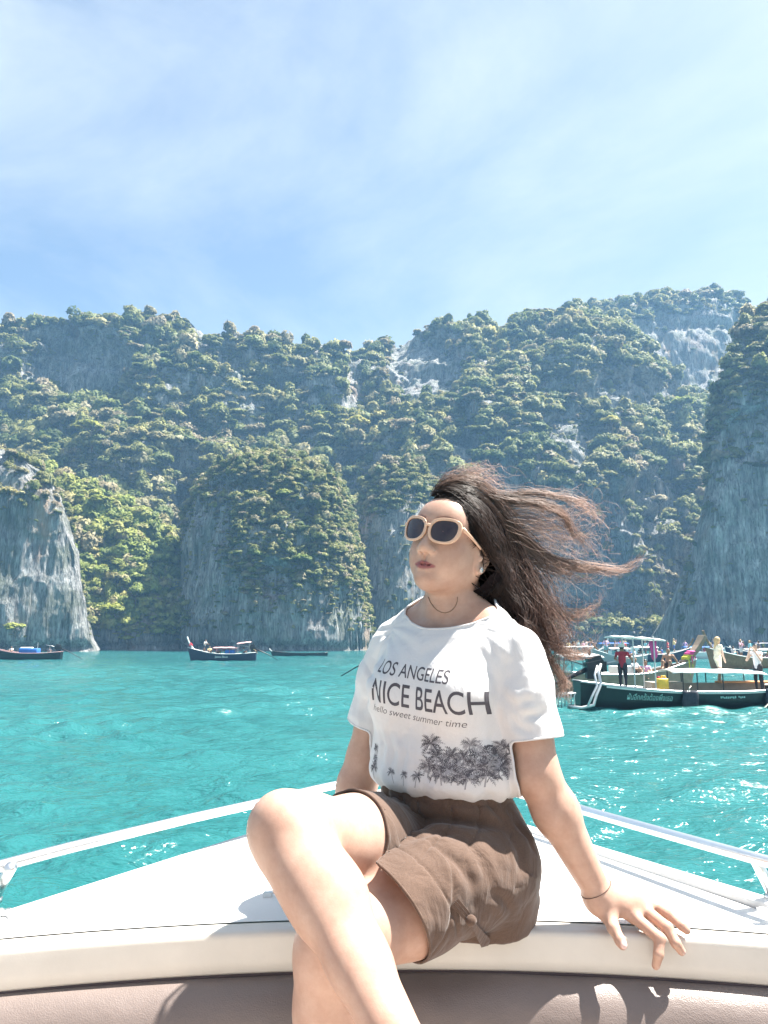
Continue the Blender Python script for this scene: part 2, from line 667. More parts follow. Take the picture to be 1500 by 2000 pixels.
def massif(name, sky, Yb, extent, rnd, prof, label, veg, cols=240, rows=200, seed=0, lump=3.0, flute=0.9, tree=1.6, n_trees=1500,
           bare=(), lush=(), mat=None, veg_base=0.5, bright=False, steep_ok=0.0, yb_fn=None, ledge=0.0, crest=1.0, drop=1.0):
    """A limestone mass: front slope from the water up to its measured skyline, ridge behind, back slope down again."""
    sk = interp_poly(sky, cols)
    rs = np.random.RandomState(seed)
    sk[:, 1] += np.minimum(3.2 * tree * drop, 16) * (sk[:, 1] < 1150)      # the trees on top make up the rest of the height
    # small roughness of the skyline itself
    q = np.stack([sk[:, 0] * 0.045, sk[:, 0] * 0 + seed, sk[:, 1] * 0.045], -1)
    sk[:, 1] -= crest * (7 * fbm(q, 3, seed) + 4 * fbm(q * 3.1, 2, seed + 9))
    s = (sk[:, 0] - sk[:, 0].min()) / (np.ptp(sk[:, 0])) * 2 - 1
    arc = 1 - np.sqrt(np.clip(1 - 0.985 * s * s, 0, 1))
    yb = Yb + rnd * arc + (yb_fn(sk[:, 0]) if yb_fn else 0)
    yr = np.maximum(Yb + extent, yb + 3.0)
    top = np.array([tuple(P(a, b, y)) for (a, b), y in zip(sk, yr)])
    base_x = np.array([P(a, 1270, y).x for (a, b), y in zip(sk, yb)])
    base = np.stack([base_x, yb, np.full(cols, -1.5)], -1)
    top[:, 2] = np.maximum(top[:, 2], 0.2)
    t = np.linspace(0, 1, rows)
    g = np.interp(t, *prof)
    V = np.zeros((rows, cols, 3))
    V[..., 0] = base[None, :, 0] + (top[:, 0] - base[:, 0])[None] * g[:, None]
    V[..., 1] = base[None, :, 1] + (top[:, 1] - base[:, 1])[None] * g[:, None]
    V[..., 2] = base[None, :, 2] + (top[:, 2] - base[:, 2])[None] * t[:, None]
    p = V
    hgt = smooth01(t, 0.0, 0.06)[:, None] * (1 - 0.65 * smooth01(t, 0.9, 1.0)[:, None])
    big = fbm(p * np.array([0.05, 0.05, 0.035]), 4, seed + 20)
    mid = fbm(p * np.array([0.17, 0.17, 0.10]), 4, seed + 30, ridged=True)
    flt = fbm(p * np.array([0.62, 0.62, 0.055]), 4, seed + 40, ridged=True)
    out_ = lump * 1.7 * big + lump * 0.55 * mid + flute * flt * (0.35 + 0.65 * smooth01(-mid, -0.6, 0.4))
    V[..., 1] -= out_ * hgt
    V[..., 0] += lump * 0.6 * fbm(p * 0.07 + 31.0, 3, seed + 50) * hgt
    V[..., 2] += hgt * (lump * 0.35 * fbm(p * 0.12 + 77.0, 3, seed + 60) + ledge * np.sin(p[..., 2] * 0.36 + 5 * big + .02 * p[..., 0]) * (0.35 + 0.65 * smooth01(mid, -.5, .4)))
    # sheer faces: the rock steps back below an overhanging brow
    dc = V[..., 1] * _c + (V[..., 2] - CAM_Z) * _s
    px = 750 + F_PX * V[..., 0] / dc
    py = 1000 - F_PX * (-V[..., 1] * _s + (V[..., 2] - CAM_Z) * _c) / dc
    wob = 0.30 * fbm(V * 0.11, 3, seed + 80)
    naked = np.zeros(px.shape)
    for (cx, cy, rx, ry, st, rec) in bare:
        d = np.sqrt(((px - cx) / rx) ** 2 + ((py - cy) / ry) ** 2) + wob
        m = 1 - smooth01(d, 0.72, 1.08)
        naked = np.maximum(naked, m * min(st, 1))
        V[..., 1] += rec * m
    # overhanging notch the sea has cut along the waterline
    notch = np.exp(-((V[..., 2] - 0.6) / 1.1) ** 2)
    V[..., 1] += 1.6 * notch
    # back slope
    back = []
    for k in (1, 2, 3, 4):
        b = V[-1].copy()
        b[:, 1] += extent * 0.35 * k + 2.0
        b[:, 2] = b[:, 2] * (1 - k / 4.0) - 1.5 * k / 4.0
        back.append(b)
    W = np.concatenate([V, np.array(back)], 0)
    me = mesh_np(name, W.reshape(-1, 3), grid_faces(rows + 4, cols)[:, ::-1])
    o = link(name, me, mat or M_ROCK, kind='structure', label=label)
    LAND.append(BVHTree.FromPolygons([tuple(v) for v in W.reshape(-1, 3)], [tuple(q) for q in grid_faces(rows + 4, cols)[::1]]))
    # vegetation: where slopes are gentle, plus where the photograph shows it
    du = np.gradient(V, axis=1)
    dv = np.gradient(V, axis=0)
    nr = np.cross(du, dv)
    area = np.linalg.norm(nr, axis=-1)
    nr /= np.maximum(area, 1e-9)[..., None]
    up = nr[..., 2]
    K = CAM_Z
    dyc = V[..., 1] * _c + (V[..., 2] - K) * _s
    px = 750 + F_PX * V[..., 0] / dyc
    py = 1000 - F_PX * (-V[..., 1] * _s + (V[..., 2] - K) * _c) / dyc
    dens = veg_base + 1.7 * np.clip(up - steep_ok, -0.4, 0.7) + 1.0 * fbm(V * 0.07, 3, seed + 70)
    for (cx, cy, rx, ry, st) in lush:
        d = np.sqrt(((px - cx) / rx) ** 2 + ((py - cy) / ry) ** 2) + wob
        dens += st * (1 - smooth01(d, 0.7, 1.1))
    dens = np.clip(dens, 0.0, 1.2) ** 1.3 * smooth01(V[..., 2], 2.0, 6.0) * (1 - naked)
    wgt = (dens * (px > -620) * (px < 2000)) * area
    cdf = np.cumsum(wgt.ravel())
    if cdf[-1] <= 0:
        return o, V
    pick = np.searchsorted(cdf, rs.rand(n_trees) * cdf[-1])
    pts = V.reshape(-1, 3)[pick] + rs.normal(0, 0.35, (n_trees, 3))
    pts[:, 2] -= 0.15 * tree
    sz = tree * (0.40 + 1.0 * rs.rand(n_trees) ** 2.0) * (0.65 + 0.5 * np.clip(dens.ravel()[pick], 0, 1))
    # undergrowth and saplings fill in between, down to bare ledges
    n2 = int(n_trees * 1.3)
    w2 = np.clip(dens, 0.0, 1) ** .6 * (0.25 + smooth01(fbm(V * .13, 3, seed + 90), -.2, .4)) * area * (px > -620) * (px < 2000) * (1 - .8 * naked) * smooth01(V[..., 2], 2.0, 5.0)
    c2 = np.cumsum(w2.ravel())
    p2 = np.searchsorted(c2, rs.rand(n2) * c2[-1])
    pts2 = V.reshape(-1, 3)[p2] + rs.normal(0, 0.3, (n2, 3))
    sz2 = tree * (0.16 + 0.30 * rs.rand(n2) ** 1.5)
    pts = np.concatenate([pts, pts2]); sz = np.concatenate([sz, sz2])
    forest(veg[0], pts, sz, seed + 5, veg[1], NG_BRIGHT if bright else NG_JUNGLE)
    return o, V


LAND = []
CLIFF = ([0, .25, .5, .7, .82, .92, 1], [0, .05, .12, .24, .40, .66, 1])
DOME = ([0, .3, .55, .72, .85, .94, 1], [0, .05, .13, .27, .47, .70, 1])
SLOPE = ([0, .12, .3, .5, .62, .78, .9, 1], [0, .05, .27, .50, .72, .80, .9, 1])

# far ridge, upper right
massif('far_ridge', [(1040, 640), (1100, 602), (1130, 590), (1190, 577), (1260, 572), (1330, 568), (1400, 556), (1445, 560), (1462, 592), (1500, 640), (1600, 700)],
       330, 45, 25, CLIFF, 'hazy far limestone ridge with a sheer face, highest of the skyline at upper right',
       ('far_ridge_forest', 'trees capping the hazy far ridge at upper right'), cols=170, rows=130, seed=11, lump=3.5, flute=1.4, tree=3.0, n_trees=1100,
       bare=[(1330, 690, 190, 75, .97, 4)], lush=[(1300, 590, 200, 30, .6)], veg_base=0.35)
# middle-right massif
massif('middle_hill', [(640, 760), (700, 688), (730, 668), (765, 655), (800, 640), (835, 627), (880, 622), (925, 619), (945, 632), (965, 640), (1000, 620), (1060, 603), (1120, 592),
                       (1160, 600), (1190, 615), (1240, 652), (1300, 712), (1350, 745), (1398, 775), (1402, 860), (1420, 1000), (1450, 1270)],
       222, 80, 30, ([0, .15, .3, .45, .55, .70, .85, 1], [0, .04, .09, .16, .34, .52, .74, 1]),
       'broad jungle-clad limestone hill behind the woman, right of the saddle',
       ('middle_hill_forest', 'forest covering the broad hill right of the saddle'), cols=300, rows=260, ledge=1.1, seed=23, lump=6.0, flute=1.5, tree=2.9, n_trees=5600,
       bare=[(825, 715, 95, 75, .97, 9), (1240, 765, 130, 38, .85, 7), (1120, 850, 60, 75, .8, 5), (1160, 1090, 240, 150, .62, 6), (905, 890, 42, 40, .9, 6), (1000, 1040, 60, 130, .6, 3), (1290, 960, 60, 60, .7, 5)],
       lush=[(1330, 830, 80, 100, .5), (1180, 800, 130, 60, .3), (1050, 640, 160, 50, .4), (960, 860, 140, 60, .3)], veg_base=0.50, steep_ok=-.12)
# left massif with the green gully
massif('left_hill', [(-900, 800), (-700, 720), (-450, 690), (-250, 700), (-140, 660), (-60, 640), (0, 636), (60, 632), (100, 618), (150, 612), (210, 612), (250, 607), (290, 605), (330, 604), (365, 612), (385, 630), (402, 648), (450, 650),
                     (500, 656), (540, 662), (565, 670), (600, 661), (640, 668), (690, 682), (725, 690), (760, 740), (800, 800), (860, 860), (900, 960), (930, 1270)],
       196, 80, 18, SLOPE, 'left jungle-clad limestone hill with a blue shaded cliff below its summit',
       ('left_hill_forest', 'dense forest covering the left hill down to the gully'), cols=460, rows=260, ledge=1.1, seed=31, lump=6.5, flute=1.4, tree=3.0, n_trees=8200,
       bare=[(150, 715, 130, 80, .97, 10), (385, 660, 28, 42, .95, 5), (705, 745, 36, 70, .95, 6), (440, 700, 40, 26, .7, 4), (560, 760, 45, 30, .6, 4), (355, 905, 45, 40, .8, 5), (240, 1035, 30, 40, .9, 7), (690, 930, 45, 60, .85, 9), (350, 1000, 26, 90, .8, 8)],
       lush=[(250, 850, 200, 70, .4), (200, 1000, 120, 150, .5), (740, 830, 90, 40, .5)], veg_base=0.62)
# bright gully slope running down to the cave
massif('gully_slope', [(20, 900), (70, 905), (110, 915), (150, 930), (200, 960), (250, 985), (300, 1010), (345, 1060), (356, 1140), (350, 1150), (320, 1148), (285, 1160), (278, 1275)],
       172, 22, 4, ([0, .2, .5, .8, 1], [0, .10, .38, .72, 1]), 'bright green wooded slope running down beside the sea cave',
       ('gully_trees', 'bright green trees on the slope beside the sea cave'), cols=150, rows=150, seed=47, lump=1.8, flute=0.5, tree=2.3, n_trees=1700,
       veg_base=0.85, bright=True, crest=0.6)
# small dome behind
massif('small_dome', [(690, 1272), (694, 1100), (700, 990), (715, 940), (735, 912), (765, 897), (795, 894), (825, 905), (845, 930), (858, 980), (865, 1100), (872, 1272)],
       190, 18, 16, DOME, 'narrow limestone dome with a green cap, just left of the woman’s face',
       ('small_dome_shrubs', 'shrubs capping the narrow limestone dome'), cols=130, rows=170, seed=53, lump=1.4, flute=0.9, tree=1.5, n_trees=900,
       bare=[(775, 1120, 120, 150, .85, 0)], lush=[(780, 920, 90, 60, .6)], veg_base=0.45, mat=M_ROCK, steep_ok=-.3)
# central dome
massif('central_dome', [(356, 1274), (357, 1150), (356, 1040), (364, 990), (385, 950), (410, 925), (440, 902), (480, 888), (520, 880), (570, 888), (620, 905), (655, 935), (678, 985),
                        (693, 1050), (706, 1120), (718, 1190), (724, 1274)],
       158, 30, 24, DOME, 'big rounded limestone dome streaked with shrubs, rising from the water at centre left',
       ('central_dome_shrubs', 'shrubs clinging to the big rounded dome'), cols=260, rows=260, ledge=0.6, seed=61, lump=2.6, flute=1.2, tree=1.15, n_trees=4000,
       bare=[(385, 1110, 45, 140, .93, 0), (540, 1240, 220, 48, .95, 0), (600, 1195, 150, 60, .75, 0), (430, 1180, 70, 90, .8, 0), (420, 1010, 40, 60, .6, 1), (470, 950, 60, 22, .8, 3), (590, 1010, 40, 30, .6, 2), (530, 1130, 50, 40, .5, 2)], lush=[(520, 950, 160, 80, .4), (690, 1060, 25, 150, .4)], veg_base=0.62, steep_ok=-.32)
# left foreground cliff
massif('left_cliff', [(-800, 980), (-600, 900), (-400, 880), (-220, 860), (-100, 872), (0, 888), (35, 905), (65, 925), (95, 955), (112, 990), (125, 1030), (140, 1080), (152, 1130), (165, 1180), (178, 1225), (192, 1274)],
       150, 24, 10, ([0, .5, .8, .92, .97, 1], [0, .05, .12, .28, .55, 1]), 'streaked grey limestone cliff at the left edge of the picture',
       ('left_cliff_shrubs', 'shrubs on the ledges of the left cliff'), cols=320, rows=210, seed=71, lump=1.5, flute=1.0, tree=1.3, n_trees=900,
       bare=[(60, 1120, 130, 110, .96, 0), (60, 1230, 90, 40, .6, 0)], lush=[(100, 930, 90, 50, .6), (15, 975, 40, 25, .6), (30, 1235, 50, 25, .5), (175, 1230, 25, 60, .4)], veg_base=0.22, mat=M_ROCK)
# right foreground cliff
massif('right_cliff', [(1328, 1272), (1336, 1180), (1346, 1110), (1362, 1050), (1376, 990), (1388, 930), (1398, 860), (1405, 790), (1420, 740), (1440, 670), (1462, 618), (1500, 592), (1580, 565), (1700, 560), (1850, 620), (2100, 660), (2400, 900)],
       170, 26, 16, CLIFF, 'tall pale limestone cliff at the right edge of the picture',
       ('right_cliff_trees', 'trees on top of the tall pale cliff at the right edge'), cols=300, rows=260, seed=83, lump=2.2, flute=1.3, tree=2.2, n_trees=2000,
       bare=[(1430, 1090, 95, 210, .93, 0), (1480, 850, 60, 60, .7, 3)], lush=[(1490, 680, 70, 110, .6), (1370, 1080, 15, 90, .3)], veg_base=0.36, mat=M_ROCK_PALE)

# dark rock closing the back of the sea cave
mb = MB()
mb.prism([(P(255, 1270, 181).x, 181.0), (P(385, 1270, 181).x, 181.0), (P(385, 1270, 186).x, 186.0), (P(255, 1270, 186).x, 186.0)], 'z', -1.0, 16.0)
mb.build('cave_back', M_ROCK, kind='structure')



# ------------------------------------------------------------------ trees that stand out one by one
def land_hit(px, py):
    d = (P(px, py, 100.0) - cam.location).normalized()
    best = None
    for bv in LAND:
        h = bv.ray_cast(cam.location, d, 600)
        if h[0] is not None and (best is None or h[3] < best[3]):
            best = h
    return best[0] if best else P(px, py, 200.0)


def lone_tree(px, py, rad, flat, label, mat, k, lean=0.0, trunk_h=1.0, group=None):
    """px, py: middle of the crown in the photograph; rad: crown radius in metres."""
    foot = land_hit(px, py + rad * 7.5)
    foot = foot + Vector((0, .3, -.3))
    h = rad * (0.9 + trunk_h)
    root = empty('tree', tuple(foot), label, 'tree', group)
    rs = np.random.RandomState(k)
    top = Vector((lean, -rad * .5, h))
    mb = MB().tube([(0, 0, 0), (lean * .2, -rad * .15, h * .35), (lean * .6, -rad * .35, h * .7), top], [rad * .09, rad * .07, rad * .055, rad * .03], 7)
    for i in range(6):
        a = i * 1.05 + rs.rand()
        b = Vector((lean * .6, -rad * .35, h * .62)) + Vector((0, 0, .06 * i * rad))
        e = top + Vector((math.cos(a) * rad * .7, math.sin(a) * rad * .7, rad * .05 * rs.randn()))
        mb.tube([b, b.lerp(e, .5) + Vector((0, 0, rad * .08)), e], [rad * .035, rad * .025, rad * .012], 5)
    mb.build('trunk', M_BARK, root, True)
    me = CROWNS[k % len(CROWNS)].copy()
    me.materials.append(mat)
    c = link('crown', me, None, root)
    c.location = top - Vector((0, 0, rad * .25))
    c.scale = (rad, rad, rad * flat)
    c.rotation_euler = (0, 0, rs.rand() * 6)
    return root


M_LEAF_PALE = leaf_material('pale_blossom', [(0.0, (0.40, 0.36, 0.22)), (1.0, (0.46, 0.40, 0.26))])
M_LEAF_LIME = leaf_material('lime_leaves', [(0.0, (0.30, 0.33, 0.06)), (1.0, (0.36, 0.38, 0.08))])
for (px, py, rad, flat, lab, mt, k, lean, th) in [
    (1289, 982, 4.2, .7, 'pale blossoming tree standing alone on the dark cliff right of the woman’s flying hair', M_LEAF_PALE, 0, 0.0, .6),
    (925, 782, 4.2, .6, 'flat-topped pale tree on the valley side left of the middle hill', M_LEAF_PALE, 3, 0.5, .8),
    (228, 1212, 3.3, .75, 'lime-green tree overhanging the water beside the cave', M_LEAF_LIME, 1, -.4, .7),
    (262, 1180, 2.8, .9, 'bright tree just above the lime-green one at the cave', M_LEAF_BRIGHT, 4, 0.6, .9),
    (250, 1252, 2.2, .6, 'small yellow-green tree lowest at the waterline by the cave', M_LEAF_LIME, 6, 0.3, .4),
    (200, 990, 3.4, .6, 'yellow-green tree high in the gully above the left cliff', M_LEAF_LIME, 2, 0.0, .6),
    (15, 975, 2.4, .8, 'round green tree on the ledge of the left cliff at the picture edge', M_LEAF_BRIGHT, 5, 0.0, .5),
    (30, 1232, 2.2, .7, 'low bush-like tree at the foot of the left cliff', M_LEAF_BRIGHT, 2, 0.0, .3),
    (560, 975, 2.6, .7, 'round bright tree near the top of the central dome', M_LEAF_BRIGHT, 0, 0.0, .5),
    (590, 1105, 2.4, .8, 'bright tree halfway down the face of the central dome', M_LEAF_BRIGHT, 1, 0.2, .5),
    (500, 1095, 2.2, .8, 'dark-shadowed bright tree on the left half of the central dome', M_LEAF_BRIGHT, 4, -.2, .5),
    (180, 845, 5.6, .6, 'broad flat-crowned tree below the shaded cliff of the left hill', M_LEAF_BRIGHT, 3, 0.0, .7),
    (790, 835, 5.0, .7, 'large bright tree in the saddle above the narrow dome', M_LEAF_BRIGHT, 6, 0.0, .6),
    (700, 830, 4.4, .7, 'bright tree in the saddle left of the narrow dome', M_LEAF_BRIGHT, 2, 0.0, .6),
    (1330, 790, 5.0, .7, 'sunlit bright tree on the right shoulder of the middle hill', M_LEAF_BRIGHT, 5, 0.0, .6),
    (1195, 830, 4.8, .7, 'sunlit bright tree on the spur in the middle of the middle hill', M_LEAF_BRIGHT, 0, 0.0, .6),
]:
    lone_tree(px, py, rad, flat, lab, mt, k, lean, th)

# ------------------------------------------------------------------ air
mh = bpy.data.materials.new('haze')
mh.use_nodes = True
mh.node_tree.nodes.clear()
ho = mh.node_tree.nodes.new('ShaderNodeOutputMaterial')
hv = mh.node_tree.nodes.new('ShaderNodeVolumePrincipled')
hv.inputs['Color'].default_value = (0.33, 0.62, 1.0, 1)
hv.inputs["Density"].default_value = 0.00048
hv.inputs['Anisotropy'].default_value = 0.15
mh.node_tree.links.new(hv.outputs[0], ho.inputs['Volume'])
MB().box((0, 215, 92), (620, 520, 190)).build('haze', mh, kind='stuff', label='thin blue haze over the bay', cat='haze')

# ------------------------------------------------------------------ the speedboat's bow
DECK_Z = 1.77
M_GEL = simple_mat('white_gelcoat', (0.72, 0.715, 0.70), 0.28, vary=0.05, scale=5.0, bumps=0.05, bscale=180)
M_GEL_SHADED = simple_mat('shaded_white_gelcoat', (0.62, 0.585, 0.53), 0.35, vary=0.06, scale=9.0, bumps=0.06, bscale=240)  # white gelcoat toned to beige: the fascia's shade is put into the colour
M_STEEL = simple_mat('stainless_steel', (0.86, 0.86, 0.85), 0.32, 1.0, vary=0.06, scale=14)
M_SHADE_LINE = simple_mat('painted_shade', (0.07, 0.05, 0.055), 0.7)


def vinyl():
    m, nt, bs, out = new_mat('mauve_vinyl')
    tc = N(nt, 'TexCoord')
    n1 = N(nt, 'TexNoise', Scale=7.0, Detail=5.0, Roughness=0.6)
    nt.links.new(tc.outputs['Object'], n1.inputs['Vector'])
    rp = ramp(nt, [(0.3, (0.165, 0.131, 0.118)), (0.7, (0.20, 0.160, 0.145))], n1.outputs['Fac'])
    nt.links.new(rp.outputs[0], bs.inputs['Base Color'])
    bs.inputs['Roughness'].default_value = 0.42
    vo = N(nt, 'TexVoronoi', Scale=420.0)
    nt.links.new(tc.outputs['Object'], vo.inputs['Vector'])
    n2 = N(nt, 'TexNoise', Scale=26.0, Detail=5.0)
    mp = N(nt, 'Mapping')
    mp.inputs['Scale'].default_value = (1.0, 0.6, 2.0)
    nt.links.new(tc.outputs['Object'], mp.inputs['Vector'])
    nt.links.new(mp.outputs[0], n2.inputs['Vector'])
    ad = N(nt, 'Math')
    ad.operation = 'MULTIPLY_ADD'
    nt.links.new(vo.outputs['Distance'], ad.inputs[0])
    ad.inputs[1].default_value = 0.25
    nt.links.new(n2.outputs['Fac'], ad.inputs[2])
    bump(nt, bs, ad.outputs[0], 0.35, 0.004)
    return m


M_VINYL = vinyl()


def front_y(x):
    """Forward distance of the deck's curved front edge."""
    return 1.525 - 0.075 * ((x - 0.08) / 0.78) ** 2


def deck_half(y):
    """Half width of the foredeck at forward distance y (pointed bow)."""
    d = max(0.0, APEX_Y - y)
    return 0.61 * d if d > 0.25 else 0.61 * 0.25 * (d / 0.25) ** 0.6 + 0.0


APEX_Y = 2.9
DECK_CX = 0.05
boat = empty('speedboat', (0, 1.5, 0.0), 'white speedboat bow with steel rail and mauve cushion that the woman sits on', 'speedboat')
boat_inv = Matrix.Translation((0, -1.5, 0))


def bput(mb_or_me, name, mat, smooth=True, parent=None, bevel=0.0):
    me = mb_or_me.mesh(name, smooth) if isinstance(mb_or_me, MB) else mb_or_me
    me.transform(boat_inv)
    o = link(name, me, mat, parent or boat)
    if bevel:
        m = o.modifiers.new('bevel', 'BEVEL')
        m.width = bevel
        m.segments = 3
        m.limit_method = 'ANGLE'
    return o


def camber(x, y):
    return DECK_Z + 0.006 - 0.012 * (x / 0.8) ** 2


# deck sheet: rows run from the front strip to the bow
rows_y = np.linspace(0, 1, 40)
cols_t = np.linspace(-1, 1, 41)
V = []
for s in rows_y:
    for t in cols_t:
        yb = 1.58 + (APEX_Y - 1.58) * s
        x = DECK_CX + t * max(deck_half(yb) - 0.03, 0.001)
        y = yb + (1 - s) ** 2 * (front_y(x) + 0.048 - 1.58) if s < 0.999 else yb
        V.append((x, y, camber(x, y)))
bput(mesh_np('foredeck', np.array(V), grid_faces(40, 41)), 'foredeck', M_GEL)

# front strip rolling over into the fascia, with its own seam against the deck
prof = [(0.046, -0.012), (0.046, -0.001), (0.043, 0.0), (0.020, 0.0003), (0.008, -0.0008), (0.0035, -0.003), (0.001, -0.007), (0.0, -0.013), (0.0, -0.045), (0.001, -0.068), (0.006, -0.073), (0.05, -0.074)]
xs = np.linspace(-1.25, 1.25, 90)
V = [(x, front_y(x) + a, camber(x, 0) + b - 0.001) for (a, b) in prof for x in xs]
bput(mesh_np('front_coaming', np.array(V), grid_faces(len(prof), 90)), 'front_coaming', M_GEL_SHADED)
# dark strip standing in for the shaded gap under the fascia
V = [(x, front_y(x) + a, camber(x, 0) + b) for (a, b) in [(0.02, -0.070), (0.006, -0.0735), (0.004, -0.079), (0.03, -0.082)] for x in xs]
bput(mesh_np('shade_strip', np.array(V), grid_faces(4, 90)), 'shade_strip', M_SHADE_LINE)
# cushion backrest below
cp = [(0.05, -0.072), (0.012, -0.0765), (-0.004, -0.079), (-0.018, -0.086), (-0.034, -0.100), (-0.047, -0.120), (-0.056, -0.145), (-0.060, -0.175), (-0.062, -0.23), (-0.058, -0.30), (-0.04, -0.36), (0.02, -0.38)]
V = []
rs = np.random.RandomState(5)
for (a, b) in cp:
    for x in xs:
        w = 0.0022 * math.sin(x * 9 + 1) + 0.0015 * math.sin(x * 23 + b * 30)
        V.append((x, front_y(x) + a + w, camber(x, 0) + b + 0.4 * w))
cu = bput(mesh_np('cushion', np.array(V), grid_faces(len(cp), 90)), 'cushion', M_VINYL)
sm = cu.modifiers.new('subdivision', 'SUBSURF')
sm.levels = sm.render_levels = 2

# raised rim (toe rail) along both sides up to the bow, hull sides below
for sgn in (-1, 1):
    ys = np.concatenate([np.linspace(1.30, 2.6, 36), np.linspace(2.62, APEX_Y, 24)])
    prof_r = [(-0.052, -0.004), (-0.050, 0.017), (-0.047, 0.020), (-0.006, 0.021), (-0.001, 0.018), (0.0, 0.010), (-0.002, -0.03), (-0.01, -0.05)]
    V = [(DECK_CX + sgn * max(deck_half(y) + a, 0.001), y, DECK_Z - 0.010 + b) for (a, b) in prof_r for y in ys]
    bput(mesh_np('toe_rail', np.array(V), grid_faces(len(prof_r), len(ys))), 'toe_rail', M_GEL)
    hp = [(-0.01, -0.05), (-0.03, -0.10), (-0.05, -0.16), (-0.12, -0.5), (-0.28, -1.2), (-0.6, -1.9)]
    V = [(DECK_CX + sgn * max(deck_half(y) + a, 0.003), y, DECK_Z - 0.010 + b) for (a, b) in hp for y in ys]
    bput(mesh_np('hull_side', np.array(V), grid_faces(len(hp), len(ys))), 'hull_side', M_GEL)
    # stainless bow rail
    pl = [(-160, 1738), (0, 1692), (120, 1660), (250, 1628), (370, 1599), (500, 1570), (620, 1541), (700, 1524)] if sgn < 0 else \
         [(1660, 1722), (1500, 1683), (1400, 1656), (1300, 1628), (1200, 1600), (1130, 1580), (1000, 1547), (860, 1520)]
    pts = []
    for (px, py) in pl:
        # find the forward distance where the rail stands 10 cm above the rim
        q = at_z(px, py, DECK_Z + 0.095)
        pts.append(q)
    pts.append(Vector((0, pts[-1].y + 0.05, DECK_Z + 0.095)))
    pts.insert(0, pts[0] + (pts[0] - pts[1]) * 2.5)
    pts.insert(0, pts[0] + (pts[0] - pts[1]) * .25 - Vector((0, 0, .12)))
    mb = MB()
    # smooth the run
    pp = np.array([tuple(p) for p in pts])
    tt = np.linspace(0, len(pp) - 1, 60)
    pp = np.stack([np.interp(tt, np.arange(len(pp)), pp[:, k]) for k in range(3)], -1)
    mb.tube([tuple(p) for p in pp], 0.0118, 16)
    rail = bput(mb, 'bow_rail', M_STEEL)
    for (ax, ay, bx, by) in ([(22, 1692, -14, 1758)] if sgn < 0 else [(1474, 1676, 1512, 1752)]):
        a = at_z(ax, ay, DECK_Z + 0.095)
        b = at_z(bx, by, DECK_Z + 0.012)
        mb = MB().tube([a, a.lerp(b, 0.5), b], 0.0115, 12)
        bput(mb, 'stanchion', M_STEEL, parent=None)
        mb = MB().tube([b - Vector((0, 0, 0.004)), b + Vector((0, 0, 0.004))], 0.018, 14)
        bput(mb, 'stanchion_base', M_STEEL, parent=None)
    # small deck fittings at the sides
    c = at_z(9, 1781, DECK_Z + 0.018) if sgn < 0 else at_z(1496, 1778, DECK_Z + 0.02)
    mb = MB().box(c, (0.03, 0.012, 0.008)).tube([c + Vector((-.008, 0, -.012)), c + Vector((-.008, 0, .006))], 0.005, 8).tube([c + Vector((.008, 0, -.012)), c + Vector((.008, 0, .006))], 0.005, 8)
    bput(mb, 'deck_cleat', M_STEEL, False)
# little latch on the deck by her leg
c = at_z(522, 1748, DECK_Z + 0.008)
bput(MB().box(c, (0.016, 0.012, 0.012)).tube([c, c + Vector((0.012, 0.0, 0.006))], 0.004, 8), 'deck_latch', M_STEEL, False)


# the cockpit behind and below the cushion: cream floor, side walls, seats
M_SOLE = simple_mat('cream_cockpit_floor', (0.56, 0.49, 0.43), 0.6, vary=0.08, scale=4, bumps=0.1)
bput(MB().box((0, -1.1, 1.08), (2.5, 5.0, 0.06)), 'cockpit_floor', M_SOLE, False)
for sg in (-1, 1):
    bput(MB().box((sg * 1.28, -1.15, 1.36), (0.12, 5.1, 0.72)), 'cockpit_side', M_GEL, False, None, .03)
    bput(MB().box((sg * 0.98, -1.4, 1.26), (0.46, 3.6, 0.30)), 'side_seat', M_VINYL, False, None, .05)
bput(MB().box((0, 1.50, 1.26), (2.44, 0.08, 0.36)), 'bulkhead', M_GEL, False, None, .02)
